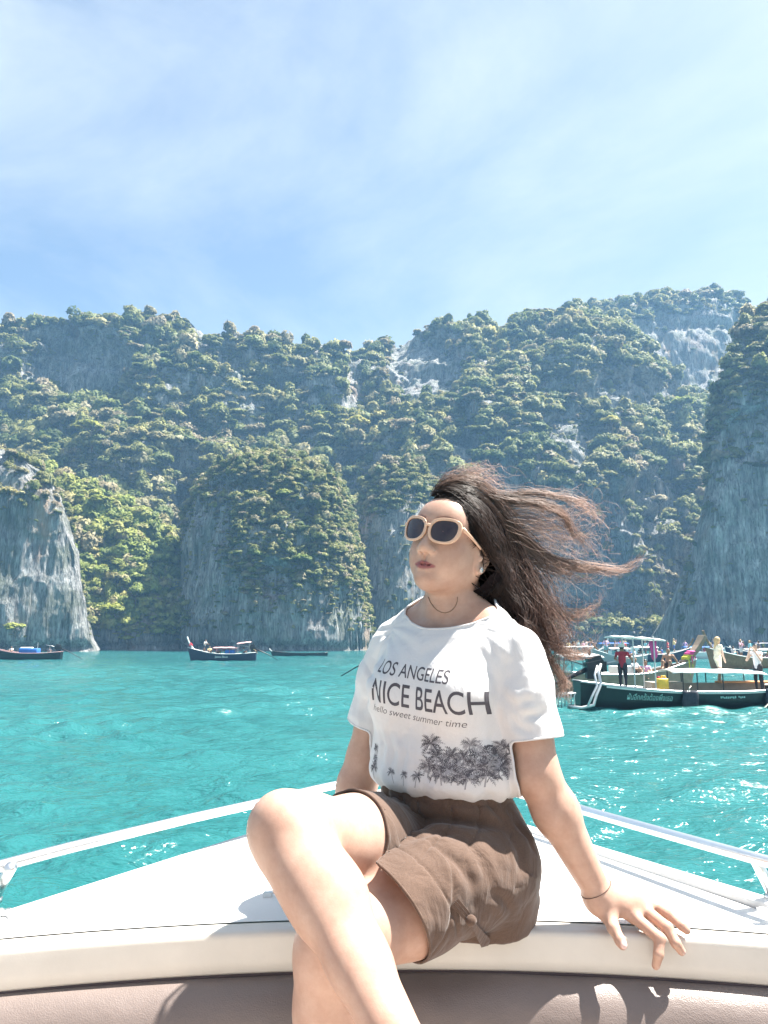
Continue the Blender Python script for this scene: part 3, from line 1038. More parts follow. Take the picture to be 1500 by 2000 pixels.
# ------------------------------------------------------------------ bodies: smooth blended solids turned into one continuous skin
class Solid:
    def __init__(self, xs, ys, zs):
        self.ax = [np.asarray(a, np.float32) for a in (xs, ys, zs)]
        self.f = np.full([len(a) for a in self.ax], 0.3, np.float32)

    def _win(self, lo, hi, m):
        sl = []
        for a, l, h in zip(self.ax, lo, hi):
            i0 = int(np.searchsorted(a, l - m))
            i1 = int(np.searchsorted(a, h + m))
            sl.append(slice(max(i0 - 1, 0), min(i1 + 1, len(a))))
        g = [self.ax[0][sl[0]][:, None, None], self.ax[1][sl[1]][None, :, None], self.ax[2][sl[2]][None, None, :]]
        return tuple(sl), g

    def _put(self, sl, d, k, sub):
        a = self.f[sl]
        if a.size == 0:
            return
        if sub:
            d = -d
            h = np.maximum(k - np.abs(a - d), 0) / k if k > 0 else 0
            self.f[sl] = np.maximum(a, d) + h * h * k * 0.25
        else:
            h = np.maximum(k - np.abs(a - d), 0) / k if k > 0 else 0
            self.f[sl] = np.minimum(a, d) - h * h * k * 0.25

    def cap(self, a, b, ra, rb, k=0.02, sub=False, flat=None):
        """Tapered capsule; flat=(axis, factor) squeezes it along a direction."""
        a = np.array(a, float); b = np.array(b, float)
        r = max(ra, rb)
        sl, g = self._win(np.minimum(a, b) - r, np.maximum(a, b) + r, k + 0.012)
        p = [g[i] - a[i] for i in range(3)]
        ba = b - a
        L = max(float(ba @ ba), 1e-9)
        t = np.clip((p[0] * ba[0] + p[1] * ba[1] + p[2] * ba[2]) / L, 0, 1)
        q = [p[i] - t * ba[i] for i in range(3)]
        d2 = q[0] ** 2 + q[1] ** 2 + q[2] ** 2
        s = 1.0
        if flat is not None:
            n, s = np.array(flat[0], float), flat[1]
            n /= np.linalg.norm(n)
            dn = q[0] * n[0] + q[1] * n[1] + q[2] * n[2]
            d2 = d2 + dn * dn * (1 / (s * s) - 1)
        d = (np.sqrt(d2) - (ra + (rb - ra) * t)) * (1.0 if flat is None else min(1.0, (1 + s) / 2))
        self._put(sl, d.astype(np.float32), k, sub)
        return self

    def chain(self, pts, rad, k=0.02, flat=None):
        for i in range(len(pts) - 1):
            self.cap(pts[i], pts[i + 1], rad[i], rad[i + 1], k, False, flat)
        return self

    def ell(self, c, r, rot=None, k=0.02, sub=False):
        c = np.array(c, float); r = np.array(r, float)
        M = np.array(rot, float) if rot is not None else np.eye(3)      # columns: the ellipsoid's axes
        ext = np.sqrt(((M * r) ** 2).sum(1))
        sl, g = self._win(c - ext, c + ext, k + 0.012)
        p = [g[i] - c[i] for i in range(3)]
        l = [p[0] * M[0, j] + p[1] * M[1, j] + p[2] * M[2, j] for j in range(3)]
        k0 = np.sqrt(sum((l[j] / r[j]) ** 2 for j in range(3))) + 1e-6
        k1 = np.sqrt(sum((l[j] / r[j] ** 2) ** 2 for j in range(3))) + 1e-6
        d = k0 * (k0 - 1) / k1
        self._put(sl, d.astype(np.float32), k, sub)
        return self

    def loft(self, tab, k=0.02):
        """Stack of ellipses: rows (z, cx, cy, ra, rb, yaw): ra along the sitter's left, rb along her front."""
        tab = np.array(sorted(tab, key=lambda r: r[0]), float)
        lo = np.array([(tab[:, 1] - tab[:, 3:5].max(1)).min(), (tab[:, 2] - tab[:, 3:5].max(1)).min(), tab[0, 0]])
        hi = np.array([(tab[:, 1] + tab[:, 3:5].max(1)).max(), (tab[:, 2] + tab[:, 3:5].max(1)).max(), tab[-1, 0]])
        sl, g = self._win(lo, hi, k + 0.012)
        z = g[2]
        zz = np.clip(z, tab[0, 0], tab[-1, 0])
        # smooth interpolation along the stack
        def it(c):
            fine = np.linspace(tab[0, 0], tab[-1, 0], 200)
            v = np.interp(fine, tab[:, 0], tab[:, c])
            ker = np.hanning(25); ker /= ker.sum()
            v = np.convolve(np.pad(v, 12, mode='edge'), ker, 'valid')
            return np.interp(zz.ravel(), fine, v).reshape(zz.shape)
        cx, cy, ra, rb, yw = (it(c) for c in range(1, 6))
        dx, dy = g[0] - cx, g[1] - cy
        fx, fy = -np.sin(yw), -np.cos(yw)                  # front
        lx, ly = np.cos(yw), -np.sin(yw)                   # left
        a = dx * lx + dy * ly
        b = dx * fx + dy * fy
        k0 = np.sqrt((a / ra) ** 2 + (b / rb) ** 2) + 1e-6
        k1 = np.sqrt((a / ra ** 2) ** 2 + (b / rb ** 2) ** 2) + 1e-6
        d = k0 * (k0 - 1) / k1
        dz = np.maximum(np.maximum(tab[0, 0] - z, z - tab[-1, 0]), -1)
        d = np.where(dz > 0, np.sqrt(np.maximum(d, 0) ** 2 + dz ** 2), np.maximum(d, -0.5))
        self._put(sl, d.astype(np.float32), k, False)
        return self

    def mesh(self, smooth=2):
        f = self.f
        s = f < 0
        c = np.zeros([n - 1 for n in f.shape], np.int8)
        for i in (0, 1):
            for j in (0, 1):
                for k in (0, 1):
                    c += s[i:f.shape[0] - 1 + i, j:f.shape[1] - 1 + j, k:f.shape[2] - 1 + k]
        act = np.argwhere((c > 0) & (c < 8))
        dims = np.array(c.shape)
        key = (act[:, 0] * dims[1] + act[:, 1]) * dims[2] + act[:, 2]
        val, pos = [], []
        for i in (0, 1):
            for j in (0, 1):
                for k in (0, 1):
                    val.append(f[act[:, 0] + i, act[:, 1] + j, act[:, 2] + k])
                    pos.append(np.stack([self.ax[0][act[:, 0] + i], self.ax[1][act[:, 1] + j], self.ax[2][act[:, 2] + k]], -1))
        val = np.array(val); pos = np.array(pos)
        acc = np.zeros((len(act), 3)); cnt = np.zeros(len(act))
        for a, b in ((0, 1), (2, 3), (4, 5), (6, 7), (0, 2), (1, 3), (4, 6), (5, 7), (0, 4), (1, 5), (2, 6), (3, 7)):
            m = (val[a] < 0) != (val[b] < 0)
            t = val[a] / np.where(val[a] == val[b], 1, val[a] - val[b])
            q = pos[a] + (pos[b] - pos[a]) * t[:, None]
            acc[m] += q[m]; cnt[m] += 1
        V = acc / np.maximum(cnt, 1)[:, None]
        F = []

        def vid(ijk):
            kk = (ijk[:, 0] * dims[1] + ijk[:, 1]) * dims[2] + ijk[:, 2]
            return np.searchsorted(key, kk)
        for axis in range(3):
            sa = [slice(None)] * 3; sb = [slice(None)] * 3
            sa[axis] = slice(0, -1); sb[axis] = slice(1, None)
            d = s[tuple(sa)] != s[tuple(sb)]
            e = np.argwhere(d)
            u, w = (axis + 1) % 3, (axis + 2) % 3
            e = e[(e[:, u] > 0) & (e[:, w] > 0) & (e[:, u] < dims[u]) & (e[:, w] < dims[w])]
            if len(e) == 0:
                continue
            inside = s[e[:, 0], e[:, 1], e[:, 2]]
            o = np.zeros(3, int)
            def sh(du, dw):
                q = e.copy(); q[:, u] += du; q[:, w] += dw
                return vid(q)
            quad = np.stack([sh(-1, -1), sh(0, -1), sh(0, 0), sh(-1, 0)], -1)
            quad[~inside] = quad[~inside][:, ::-1]
            F.append(quad)
        F = np.concatenate(F)
        V = relax(V, F, smooth)
        return V, F


def relax(V, F, n, lam=0.5, mask=None):
    e = np.concatenate([F[:, [0, 1]], F[:, [1, 2]], F[:, [2, 3]], F[:, [3, 0]]]) if F.shape[1] == 4 else np.concatenate([F[:, [0, 1]], F[:, [1, 2]], F[:, [2, 0]]])
    e = np.concatenate([e, e[:, ::-1]])
    deg = np.maximum(np.bincount(e[:, 0], minlength=len(V)), 1)
    for _ in range(n):
        for l in (lam, -lam * 1.02):
            S = np.stack([np.bincount(e[:, 0], weights=V[e[:, 1], k], minlength=len(V)) for k in range(3)], -1) / deg[:, None]
            step = l * (S - V)
            V = V + (step if mask is None else step * mask[:, None])
    return V


def vnormals(V, F):
    a = V[F[:, 2]] - V[F[:, 0]]
    b = V[F[:, 3 if F.shape[1] == 4 else 1]] - V[F[:, 1 if F.shape[1] == 4 else 0]]
    n = np.cross(a, b) if F.shape[1] == 4 else np.cross(b, a)
    out = np.stack([sum(np.bincount(F[:, j], weights=n[:, k], minlength=len(V)) for j in range(F.shape[1])) for k in range(3)], -1)
    return out / np.maximum(np.linalg.norm(out, axis=1, keepdims=True), 1e-12)


def clip(V, F, s):
    """Keep the part of the surface where s < 0, cutting faces cleanly along s = 0."""
    T = np.concatenate([F[:, [0, 1, 2]], F[:, [0, 2, 3]]]) if F.shape[1] == 4 else F
    ins = s[T] < 0
    n_in = ins.sum(1)
    keep = T[n_in == 3]
    newV, cache, extra = list(), {}, []
    base = len(V)

    def cut(i, j):
        k = (i, j) if i < j else (j, i)
        if k not in cache:
            t = s[i] / (s[i] - s[j])
            cache[k] = base + len(newV)
            newV.append(V[i] + (V[j] - V[i]) * t)
        return cache[k]
    for tri, m in zip(T[(n_in == 1) | (n_in == 2)], ins[(n_in == 1) | (n_in == 2)]):
        if m.sum() == 1:
            k = int(np.argmax(m)); a, b, c = tri[k], tri[(k + 1) % 3], tri[(k + 2) % 3]
            extra.append((a, cut(a, b), cut(a, c)))
        else:
            k = int(np.argmin(m)); a, b, c = tri[k], tri[(k + 1) % 3], tri[(k + 2) % 3]
            ab, ac = cut(a, b), cut(a, c)
            extra.append((ab, b, c)); extra.append((ab, c, ac))
    T2 = np.concatenate([keep, np.array(extra, int).reshape(-1, 3)])
    V2 = np.concatenate([V, np.array(newV).reshape(-1, 3)])
    used = np.unique(T2)
    mp = np.full(len(V2), -1); mp[used] = np.arange(len(used))
    return V2[used], mp[T2]


def axis_range(lo, hi, step, fine=()):
    """Grid coordinates with finer steps inside the given (lo, hi, step) ranges."""
    out = [lo]
    while out[-1] < hi:
        st = step
        for (a, b, s) in fine:
            if a <= out[-1] <= b:
                st = min(st, s)
        out.append(out[-1] + st)
    return np.array(out)

# ------------------------------------------------------------------ the woman: skeleton measured off the photograph
np_ = lambda v: np.array(tuple(v), float)
YAW_T = R(34)                                    # how far the torso is turned to her right (picture left)
YAW_P = R(40)
FT = np.array([-math.sin(YAW_T), -math.cos(YAW_T), 0]); LT = np.array([math.cos(YAW_T), -math.sin(YAW_T), 0])
J = dict(
    pelvis=P(892, 1690, 1.600), hip_l=P(955, 1690, 1.545), hip_r=P(825, 1672, 1.650),
    knee_r=P(557, 1622, 1.285), ankle_r=P(805, 2090, 1.085),
    knee_l=P(648, 1850, 1.300), ankle_l=P(640, 2290, 1.33),
    sh_l=P(1004, 1240, 1.545), el_l=P(1047, 1510, 1.515), wr_l=P(1172, 1752, 1.540),
    sh_r=P(778, 1228, 1.705), el_r=P(716, 1478, 1.765), wr_r=P(655, 1655, 1.775), ha_r=P(630, 1715, 1.77),
    neck=P(886, 1205, 1.640), chest=P(866, 1330, 1.615),
)
J = {k: np_(v) for k, v in J.items()}

# head frame from the measured positions of sunglasses, ear, mouth
row_x = np.array([-0.623, 0.797, 0.100]); row_y = np.array([0.326, -0.150, 0.899])
row_x /= np.linalg.norm(row_x)
row_y -= row_x * (row_x @ row_y) * 0.5; row_y /= np.linalg.norm(row_y)
row_x -= row_y * (row_x @ row_y); row_x /= np.linalg.norm(row_x)
row_z = np.cross(row_x, row_y)
CAMR = np.array([[1, 0, 0], [0, -_s, -_c], [0, _c, -_s]])     # columns: camera right, up, towards viewer
HR = CAMR @ np.array([row_x, row_y, row_z])                   # columns: face forward, her left, up
if np.linalg.det(HR) < 0:
    HR = CAMR @ np.array([row_x, row_y, -row_z])
HS = 0.94
HEAD = np_(P(845, 1039, 1.535)) - HR @ np.array([0.090, 0.0, 0.017]) * HS


def H(f, l, u):
    u = u * 0.88 if u < 0 else u * 1.06
    return HEAD + HR @ (np.array([f, l, u]) * HS)


def Hm(f, l, u):
    """both sides"""
    return (H(f, l, u), H(f, -l, u))


def skin_material():
    m, nt, bs, out = new_mat('skin')
    tc = N(nt, 'TexCoord')
    n1 = N(nt, 'TexNoise', Scale=17.0, Detail=9.0, Roughness=0.72)
    nt.links.new(tc.outputs['Object'], n1.inputs['Vector'])
    rp = ramp(nt, [(0.34, (0.40, 0.235, 0.175)), (0.66, (0.50, 0.325, 0.25))], n1.outputs['Fac'])
    at = nt.nodes.new('ShaderNodeAttribute'); at.attribute_name = 'lip'
    c = mixc(nt, at.outputs['Fac'], rp.outputs[0], (0.27, 0.085, 0.085))
    at2 = nt.nodes.new('ShaderNodeAttribute'); at2.attribute_name = 'brow'
    c = mixc(nt, at2.outputs['Fac'], c, (0.06, 0.035, 0.03))
    at3 = nt.nodes.new('ShaderNodeAttribute'); at3.attribute_name = 'nail'
    c = mixc(nt, at3.outputs['Fac'], c, (0.66, 0.47, 0.42))
    nt.links.new(c, bs.inputs['Base Color'])
    bs.inputs['Roughness'].default_value = 0.46
    bs.inputs['Specular IOR Level'].default_value = 0.35
    bs.inputs['Subsurface Weight'].default_value = 0.12
    bs.inputs['Subsurface Radius'].default_value = (1.0, 0.35, 0.2)
    bs.inputs['Subsurface Scale'].default_value = 0.005
    n2 = N(nt, 'TexNoise', Scale=330.0, Detail=3.0)
    nt.links.new(tc.outputs['Object'], n2.inputs['Vector'])
    bump(nt, bs, n2.outputs['Fac'], 0.12, 0.0015)
    return m


M_SKIN = skin_material()

# ---- hand on the deck edge
HAND = dict(
    thumb=[P(1188, 1785, 1.522), P(1198, 1812, 1.497), P(1216, 1846, 1.474)],
    index=[P(1238, 1790, 1.528), P(1288, 1833, 1.484), P(1286, 1864, 1.474), P(1281, 1886, 1.480)],
    middle=[P(1262, 1779, 1.545), P(1303, 1812, 1.496), P(1320, 1842, 1.480), P(1331, 1858, 1.482)],
    ring=[P(1280, 1770, 1.562), P(1312, 1790, 1.527), P(1332, 1808, 1.503), P(1341, 1817, 1.498)],
    little=[P(1281, 1763, 1.585), P(1303, 1778, 1.570), P(1318, 1789, 1.556), P(1326, 1795, 1.550)],
)
HAND = {k: [np_(q) for q in v] for k, v in HAND.items()}


def body_solid():
    X = axis_range(-0.36, 0.66, 0.0050, [(0.02, 0.22, 0.0024), (0.39, 0.61, 0.0025)])
    Yx = axis_range(1.00, 1.86, 0.0050, [(1.44, 1.62, 0.0024)])
    Z = axis_range(1.36, 2.64, 0.0050, [(2.34, 2.58, 0.0024), (1.69, 1.86, 0.0025)])
    S = Solid(X, Yx, Z)
    j = J
    # trunk (mostly under the clothes)
    zt = lambda py: P(0, py, 1.615).z
    S.loft([(zt(1690), *j['pelvis'][:2], .150, .115, YAW_P), (zt(1560), *np_(P(872, 1560, 1.61))[:2], .125, .095, YAW_T), (zt(1480), *np_(P(866, 1480, 1.615))[:2], .118, .092, YAW_T),
            (zt(1350), *j['chest'][:2], .128, .100, YAW_T), (zt(1270), *np_(P(872, 1270, 1.625))[:2], .135, .082, YAW_T), (zt(1225), *np_(P(882, 1225, 1.635))[:2], .10, .065, YAW_T)], 0.03)
    S.cap(j['neck'] + LT * .03, j['sh_l'] + [0, 0, -.032], .040, .036, .045)
    S.cap(j['neck'] - LT * .03, j['sh_r'] + [0, 0, -.032], .040, .036, .045)
    for sg in (1, -1):                                                              # slope of the shoulders beside the neck
        S.cap(j['neck'] + [0, 0, .028], j['neck'] + LT * .088 * sg + FT * .012 + [0, 0, -.014], .034, .028, .04)
    # arms
    for s in 'lr':
        sh, el, wr = j['sh_' + s], j['el_' + s], j['wr_' + s]
        S.cap(sh + (el - sh) * .20, sh + (el - sh) * .40, .046, .051, .03)
        S.cap(sh + (el - sh) * .3, el, .051, .041, .02)
        fl = None
        S.cap(el, el + (wr - el) * .32, .041, .0415, .02)
        S.cap(el + (wr - el) * .30, wr, .041, .0245, .02)
    # her right hand, resting on the deck behind her leg
    w, h = j['wr_r'], j['ha_r']
    S.cap(w, h, .025, .026, .02)
    for k in range(4):
        a = h + np.array([-.015 + .004 * k, -.02 + .016 * k, -.005])
        S.cap(h, a + np.array([-.045, 0, -.006]), .012, .010, .012)
        S.cap(a + np.array([-.045, 0, -.006]), a + np.array([-.085 + .006 * abs(k - 1), 0, -.022]), .0095, .008, .006)
    S.cap(h, h + np.array([-.02, -.05, -.012]), .012, .009, .01)
    # legs
    for s in 'rl':
        hp, kn, an = j['hip_' + s], j['knee_' + s], j['ankle_' + s]
        th = 1.0 if s == 'r' else .94
        S.cap(hp, hp + (kn - hp) * .55, .090 * th, .079 * th, .04)
        S.cap(hp + (kn - hp) * .5, kn - (kn - hp) * .10, .080 * th, .060, .03)
        S.cap(kn - (kn - hp) * .12, kn, .060, .0535, .03)
        d = an - kn
        back = np.array([0.35, 0.75, 0.1]) if s == 'r' else np.array([0.1, 0.9, 0.1])
        back = back - d * (back @ d) / (d @ d)
        back /= np.linalg.norm(back)
        S.cap(kn, kn + d * .18, .052, .051, .03)
        S.cap(kn + d * .10 + back * .004, kn + d * .34 + back * .012, .049, .0545, .03)
        S.cap(kn + d * .32 + back * .012, kn + d * .62 + back * .008, .0545, .042, .03)
        S.cap(kn + d * .60 + back * .006, an, .042, .033, .02)
        fd = np.array([-.25, -.75, -.55]) if s == 'l' else np.array([0.25, -.55, -.6])
        fd /= np.linalg.norm(fd)
        S.cap(an, an + fd * .10 + np.array([0, 0, -.02]), .036, .032, .02)
        S.cap(an + fd * .10 + np.array([0, 0, -.02]), an + fd * .18 + np.array([0, 0, -.03]), .032, .022, .02)
    kr, dr = j['knee_r'], j['ankle_r'] - j['knee_r']
    S.ell(kr + np.array([-.006, -.018, .016]), (.034, .034, .038), None, .030)        # knee cap
    S.cap(kr + dr * .10 + np.array([-.012, -.034, 0]), kr + dr * .80 + np.array([-.004, -.020, 0]), .014, .012, .030)   # shin bone
    S.ell(kr + np.array([.028, -.004, -.018]), (.012, .014, .022), None, .03, True)
    # neck
    S.cap(H(-.025, 0, -.055), j['neck'] + FT * .0 + np.array([0, 0, -.01]), .0515, .055, .03)
    S.cap(H(.0, 0, -.075), j['neck'] + FT * .035 + np.array([0, 0, -.03]), .034, .036, .03)
    for sg in (1, -1):                                                              # collar bones
        S.cap(j['neck'] + FT * .062 + LT * .02 * sg + [0, 0, -.030], j['neck'] + FT * .04 + LT * .11 * sg + [0, 0, -.020], .008, .008, .022)
    # ---- head
    def E(f, l, u, r, k=.02, sub=False, tilt=0.0):
        M = HR
        if tilt:
            ct, st = math.cos(tilt), math.sin(tilt)
            M = HR @ np.array([[ct, 0, -st], [0, 1, 0], [st, 0, ct]])
        S.ell(H(f, l, u), tuple(q * HS for q in r), M, k, sub)
    E(-.012, 0, .035, (.098, .076, .088), .02)                     # cranium
    E(.030, 0, -.010, (.067, .063, .083), .03)                     # face block
    E(.041, 0, -.050, (.050, .046, .048), .03)                     # lower face
    for l in (1, -1):
        S.cap(H(-.008, .049 * l, -.046), H(.062, .012 * l, -.090), .018, .015, .03)    # jaw line
        E(.050, .036 * l, -.028, (.031, .028, .034), .025)         # cheek
        E(.060, .029 * l, -.050, (.022, .021, .026), .02)          # lower cheek
        S.cap(H(.086, .012 * l, .033), H(.068, .046 * l, .032), .0080, .0075, .02)      # brow
    E(.072, 0, -.094, (.021, .023, .017), .02)                     # chin
    E(.026, 0, -.068, (.042, .032, .018), .025)                    # under the chin
    E(.058, 0, .050, (.042, .056, .045), .03)                      # forehead
    # nose
    S.cap(H(.089, 0, .022), H(.107, 0, -.018), .0075, .0100, .014)
    E(.1090, 0, -.0245, (.0125, .0125, .0105), .009)
    for l in (1, -1):
        E(.0985, .0150 * l, -.0285, (.0125, .0082, .0088), .007)
        S.ell(H(.1050, .0078 * l, -.0375), (.0056, .0036, .0036), HR, .003, True)
    # lips
    for l in (1, -1):
        S.cap(H(.0925, .004 * l, -.0585), H(.0790, .0270 * l, -.0640), .0050, .0026, .009)
        S.cap(H(.0905, .008 * l, -.0685), H(.0795, .0250 * l, -.0650), .0062, .0028, .009)
    S.cap(H(.0905, -.008, -.0685), H(.0905, .008, -.0685), .0064, .0064, .009)
    for l in (1, -1):
        S.cap(H(.0990, 0, -.0636), H(.0950, .012 * l, -.0641), .0014, .0014, .004, True)
        S.cap(H(.0950, .012 * l, -.0641), H(.0828, .0295 * l, -.0658), .0014, .0015, .004, True)
    E(.0995, 0, -.0475, (.005, .0035, .008), .005, True)           # philtrum
    # ears
    for l in (1, -1):
        S.ell(H(-.004, .0755 * l, -.016), (.0185, .0085, .031), HR @ np.array([[.97, .22 * l, 0.1], [-.22 * l, .97, 0], [-.1, 0, .99]]), .008)
        S.ell(H(.002, .083 * l, -.012), (.0095, .0060, .0165), HR, .005, True)
        S.cap(H(-.016, .084 * l, .006), H(-.020, .083 * l, -.022), .0035, .0035, .004)
        S.ell(H(.002, .0765 * l, -.046), (.0085, .0055, .0085), HR, .006)
        S.ell(H(.006, .080 * l, -.016), (.004, .004, .006), HR, .004)
    # ---- her left hand
    wr = j['wr_l']
    mc = [HAND[k][0] for k in ('index', 'middle', 'ring', 'little')]
    palm_n = np.array([0.05, -.25, .97])
    for q, r in zip(mc, (.0115, .0115, .0110, .0095)):
        S.cap(wr, wr * .5 + q * .5 + np.array([0, 0, .004]), .0215, .0165, .02, flat=None)
        S.cap(wr * .5 + q * .5 + np.array([0, 0, .004]), q, .0160, r, .012)
    S.cap(mc[0], mc[3], .0105, .0090, .010)
    for nme, r in (('index', (.0114, .0100, .0088, .0074)), ('middle', (.0114, .0100, .0088, .0075)), ('ring', (.0106, .0095, .0084, .0072)), ('little', (.0085, .0076, .0068, .0058))):
        pts = HAND[nme]
        for i in range(3):
            S.cap(pts[i], pts[i + 1], r[i], r[i + 1], .004)
        S.ell(pts[1], (r[1] * 1.08,) * 3, None, .003)
    t = HAND['thumb']
    S.cap(wr * .62 + t[0] * .38, t[0], .020, .0150, .016)
    S.cap(t[0], t[1], .0148, .0112, .008)
    S.cap(t[1], t[2], .0112, .0082, .004)
    S.ell(t[2] * .75 + t[1] * .25, (.0100, .0095, .0105), None, .004)
    return S


def build_body(parent):
    V, F = body_solid().mesh(1)
    me = mesh_np('body', V, F)
    loc = (V - HEAD) @ HR / HS       # head coordinates
    f, l, u = loc[:, 0], loc[:, 1], loc[:, 2]
    u = np.where(u < 0, u / 0.88, u / 1.06)
    # lips: where the mouth really is coloured
    al = np.abs(l)
    up = -.0545 - .0015 * np.exp(-(al / .003) ** 2) - .38 * np.clip(al - .005, 0, 1)
    lo = -.0755 + .0110 * (al / .028) ** 2
    lip = smooth01(up - u, -.0016, .0016) * smooth01(u - lo, -.0016, .0016) * (1 - smooth01(al, .025, .029)) * (f > .07) * .95
    add_attr(me, 'lip', lip.astype(np.float32))
    arch = .0405 + .006 * np.exp(-((al - .036) / .018) ** 2) - .0005
    brow = (1 - smooth01(np.abs(u - arch), .0020, .0045)) * smooth01(al, .010, .016) * (1 - smooth01(al, .050, .058)) * (f > .04) * .75
    add_attr(me, 'brow', brow.astype(np.float32))
    nail = np.zeros(len(V))
    t = HAND['thumb']
    d = (t[2] - t[1]) / np.linalg.norm(t[2] - t[1])
    c = t[2] + d * .001 + np.array([.002, -.009, .004])
    nail = np.maximum(nail, 1 - smooth01(np.linalg.norm((V - c) * np.array([1, .8, .85]), axis=1), .0075, .0090))
    for k in ('middle', 'index'):
        q = HAND[k]
        c = q[3] + np.array([.005, -.005, -.002])
        nail = np.maximum(nail, .6 * (1 - smooth01(np.linalg.norm(V - c, axis=1), .004, .0055)))
    add_attr(me, 'nail', nail.astype(np.float32))
    return link('body', me, M_SKIN, parent)


WOMAN_AT = Vector((0.1, 1.6, DECK_Z))
woman = empty('person', (0, 0, 0), 'woman in sunglasses, white printed T-shirt and brown shorts sitting cross-legged on the bow', 'person')
body = build_body(woman)
# ------------------------------------------------------------------ clothes
def cloth_material(name, col, rough, weave, vary, trans=0.0, wr=0.35, wscale=16.0, sheen=0.2):
    m, nt, bs, out = new_mat(name)
    tc = N(nt, 'TexCoord')
    n1 = N(nt, 'TexNoise', Scale=9.0, Detail=5.0)
    nt.links.new(tc.outputs['Object'], n1.inputs['Vector'])
    rp = ramp(nt, [(0.3, tuple(c * (1 - vary) for c in col)), (0.7, tuple(min(1, c * (1 + vary)) for c in col))], n1.outputs['Fac'])
    n4 = N(nt, 'TexNoise', Scale=weave, Detail=2.0)
    nt.links.new(tc.outputs['Object'], n4.inputs['Vector'])
    v = ramp(nt, [(0.3, 1 - vary), (0.7, 1 + vary)], n4.outputs['Fac'])
    c = mixc(nt, 1.0, rp.outputs[0], v.outputs[0], 'MULTIPLY')
    nt.links.new(c, bs.inputs['Base Color'])
    bs.inputs['Roughness'].default_value = rough
    bs.inputs['Specular IOR Level'].default_value = 0.2
    bs.inputs['Sheen Weight'].default_value = sheen
    wv = N(nt, 'TexNoise', Scale=weave, Detail=2.0)
    wk = N(nt, 'TexNoise', Scale=wscale, Detail=4.0, Distortion=1.2)
    mp = N(nt, 'Mapping')
    mp.inputs['Scale'].default_value = (1.0, 1.0, 0.45)
    mp.inputs['Rotation'].default_value = (0, R(25), 0)
    nt.links.new(tc.outputs['Object'], mp.inputs['Vector'])
    nt.links.new(mp.outputs[0], wk.inputs['Vector'])
    nt.links.new(tc.outputs['Object'], wv.inputs['Vector'])
    b1 = N(nt, 'Bump'); b1.inputs['Strength'].default_value = wr; b1.inputs['Distance'].default_value = 0.02
    b2 = N(nt, 'Bump'); b2.inputs['Strength'].default_value = 0.12; b2.inputs['Distance'].default_value = 0.0015
    nt.links.new(wk.outputs['Fac'], b1.inputs['Height'])
    nt.links.new(wv.outputs['Fac'], b2.inputs['Height'])
    nt.links.new(b1.outputs[0], b2.inputs['Normal'])
    nt.links.new(b2.outputs[0], bs.inputs['Normal'])
    if trans:
        tr = N(nt, 'BsdfTranslucent')
        nt.links.new(c, tr.inputs['Color'])
        mx = N(nt, 'MixShader'); mx.inputs[0].default_value = trans
        nt.links.new(bs.outputs[0], mx.inputs[1]); nt.links.new(tr.outputs[0], mx.inputs[2])
        nt.links.new(mx.outputs[0], out.inputs['Surface'])
    return m


M_SHIRT = cloth_material('white_cotton', (0.70, 0.68, 0.68), 0.8, 700, 0.03, 0.12, 0.30, 13.0)
M_SHORTS = cloth_material('brown_cotton', (0.100, 0.062, 0.045), 0.85, 520, 0.16, 0.0, 0.35, 20.0)
M_INK = simple_mat('grey_print', (0.075, 0.068, 0.080), 0.8, vary=0.2, scale=60)
M_INK2 = simple_mat('pale_grey_print', (0.30, 0.285, 0.30), 0.8, vary=0.2, scale=60)


body_bvh = BVHTree.FromPolygons([tuple(v.co) for v in body.data.vertices], [tuple(p.vertices) for p in body.data.polygons])


def clear_of_body(V, gap, sel):
    V = V.copy()
    for i in np.nonzero(sel)[0]:
        h = body_bvh.find_nearest(Vector(V[i]), .05)
        if h[0] is not None and (Vector(V[i]) - h[0]).dot(h[1]) < gap:
            V[i] = np.array(h[0] + h[1] * gap)
    return V


def creases(V, F, paths, bvh_pts=None):
    """Sewn or pulled folds: grooves with raised edges along paths seen on the garment."""
    bv = BVHTree.FromPolygons([tuple(v) for v in V], [tuple(t) for t in F])
    d = np.zeros(len(V))
    for (path, depth, width) in paths:
        pts = []
        for (a, b) in zip(path[:-1], path[1:]):
            for k in range(6):
                q = (a[0] + (b[0] - a[0]) * k / 6, a[1] + (b[1] - a[1]) * k / 6)
                h = bv.ray_cast(cam.location, (P(q[0], q[1], 2.0) - cam.location).normalized())
                if h[0] is not None:
                    pts.append(np_(h[0]))
        if len(pts) < 2:
            continue
        pts = np.array(pts)
        dist = np.full(len(V), 9.0); tt = np.zeros(len(V))
        near = np.nonzero(((V > pts.min(0) - .05) & (V < pts.max(0) + .05)).all(1))[0]
        for k in range(len(pts) - 1):
            a, ba = pts[k], pts[k + 1] - pts[k]
            t = np.clip(((V[near] - a) @ ba) / max(ba @ ba, 1e-9), 0, 1)
            dd = np.linalg.norm(V[near] - a - t[:, None] * ba, axis=1)
            m = dd < dist[near]
            dist[near[m]] = dd[m]; tt[near[m]] = (k + t[m]) / (len(pts) - 1)
        fade = np.sin(np.pi * np.clip(tt * .86 + .07, 0, 1)) ** .6
        depth, width = depth * .75, width * 1.7
        d += fade * depth * (-np.exp(-(dist / width) ** 2) + .75 * np.exp(-((dist - 2.2 * width) / (1.3 * width)) ** 2) * (dist < .05))
    return V + vnormals(V, F) * d[:, None]


def plane3(a, b, c):
    n = np.cross(b - a, c - a)
    n /= np.linalg.norm(n)
    return n


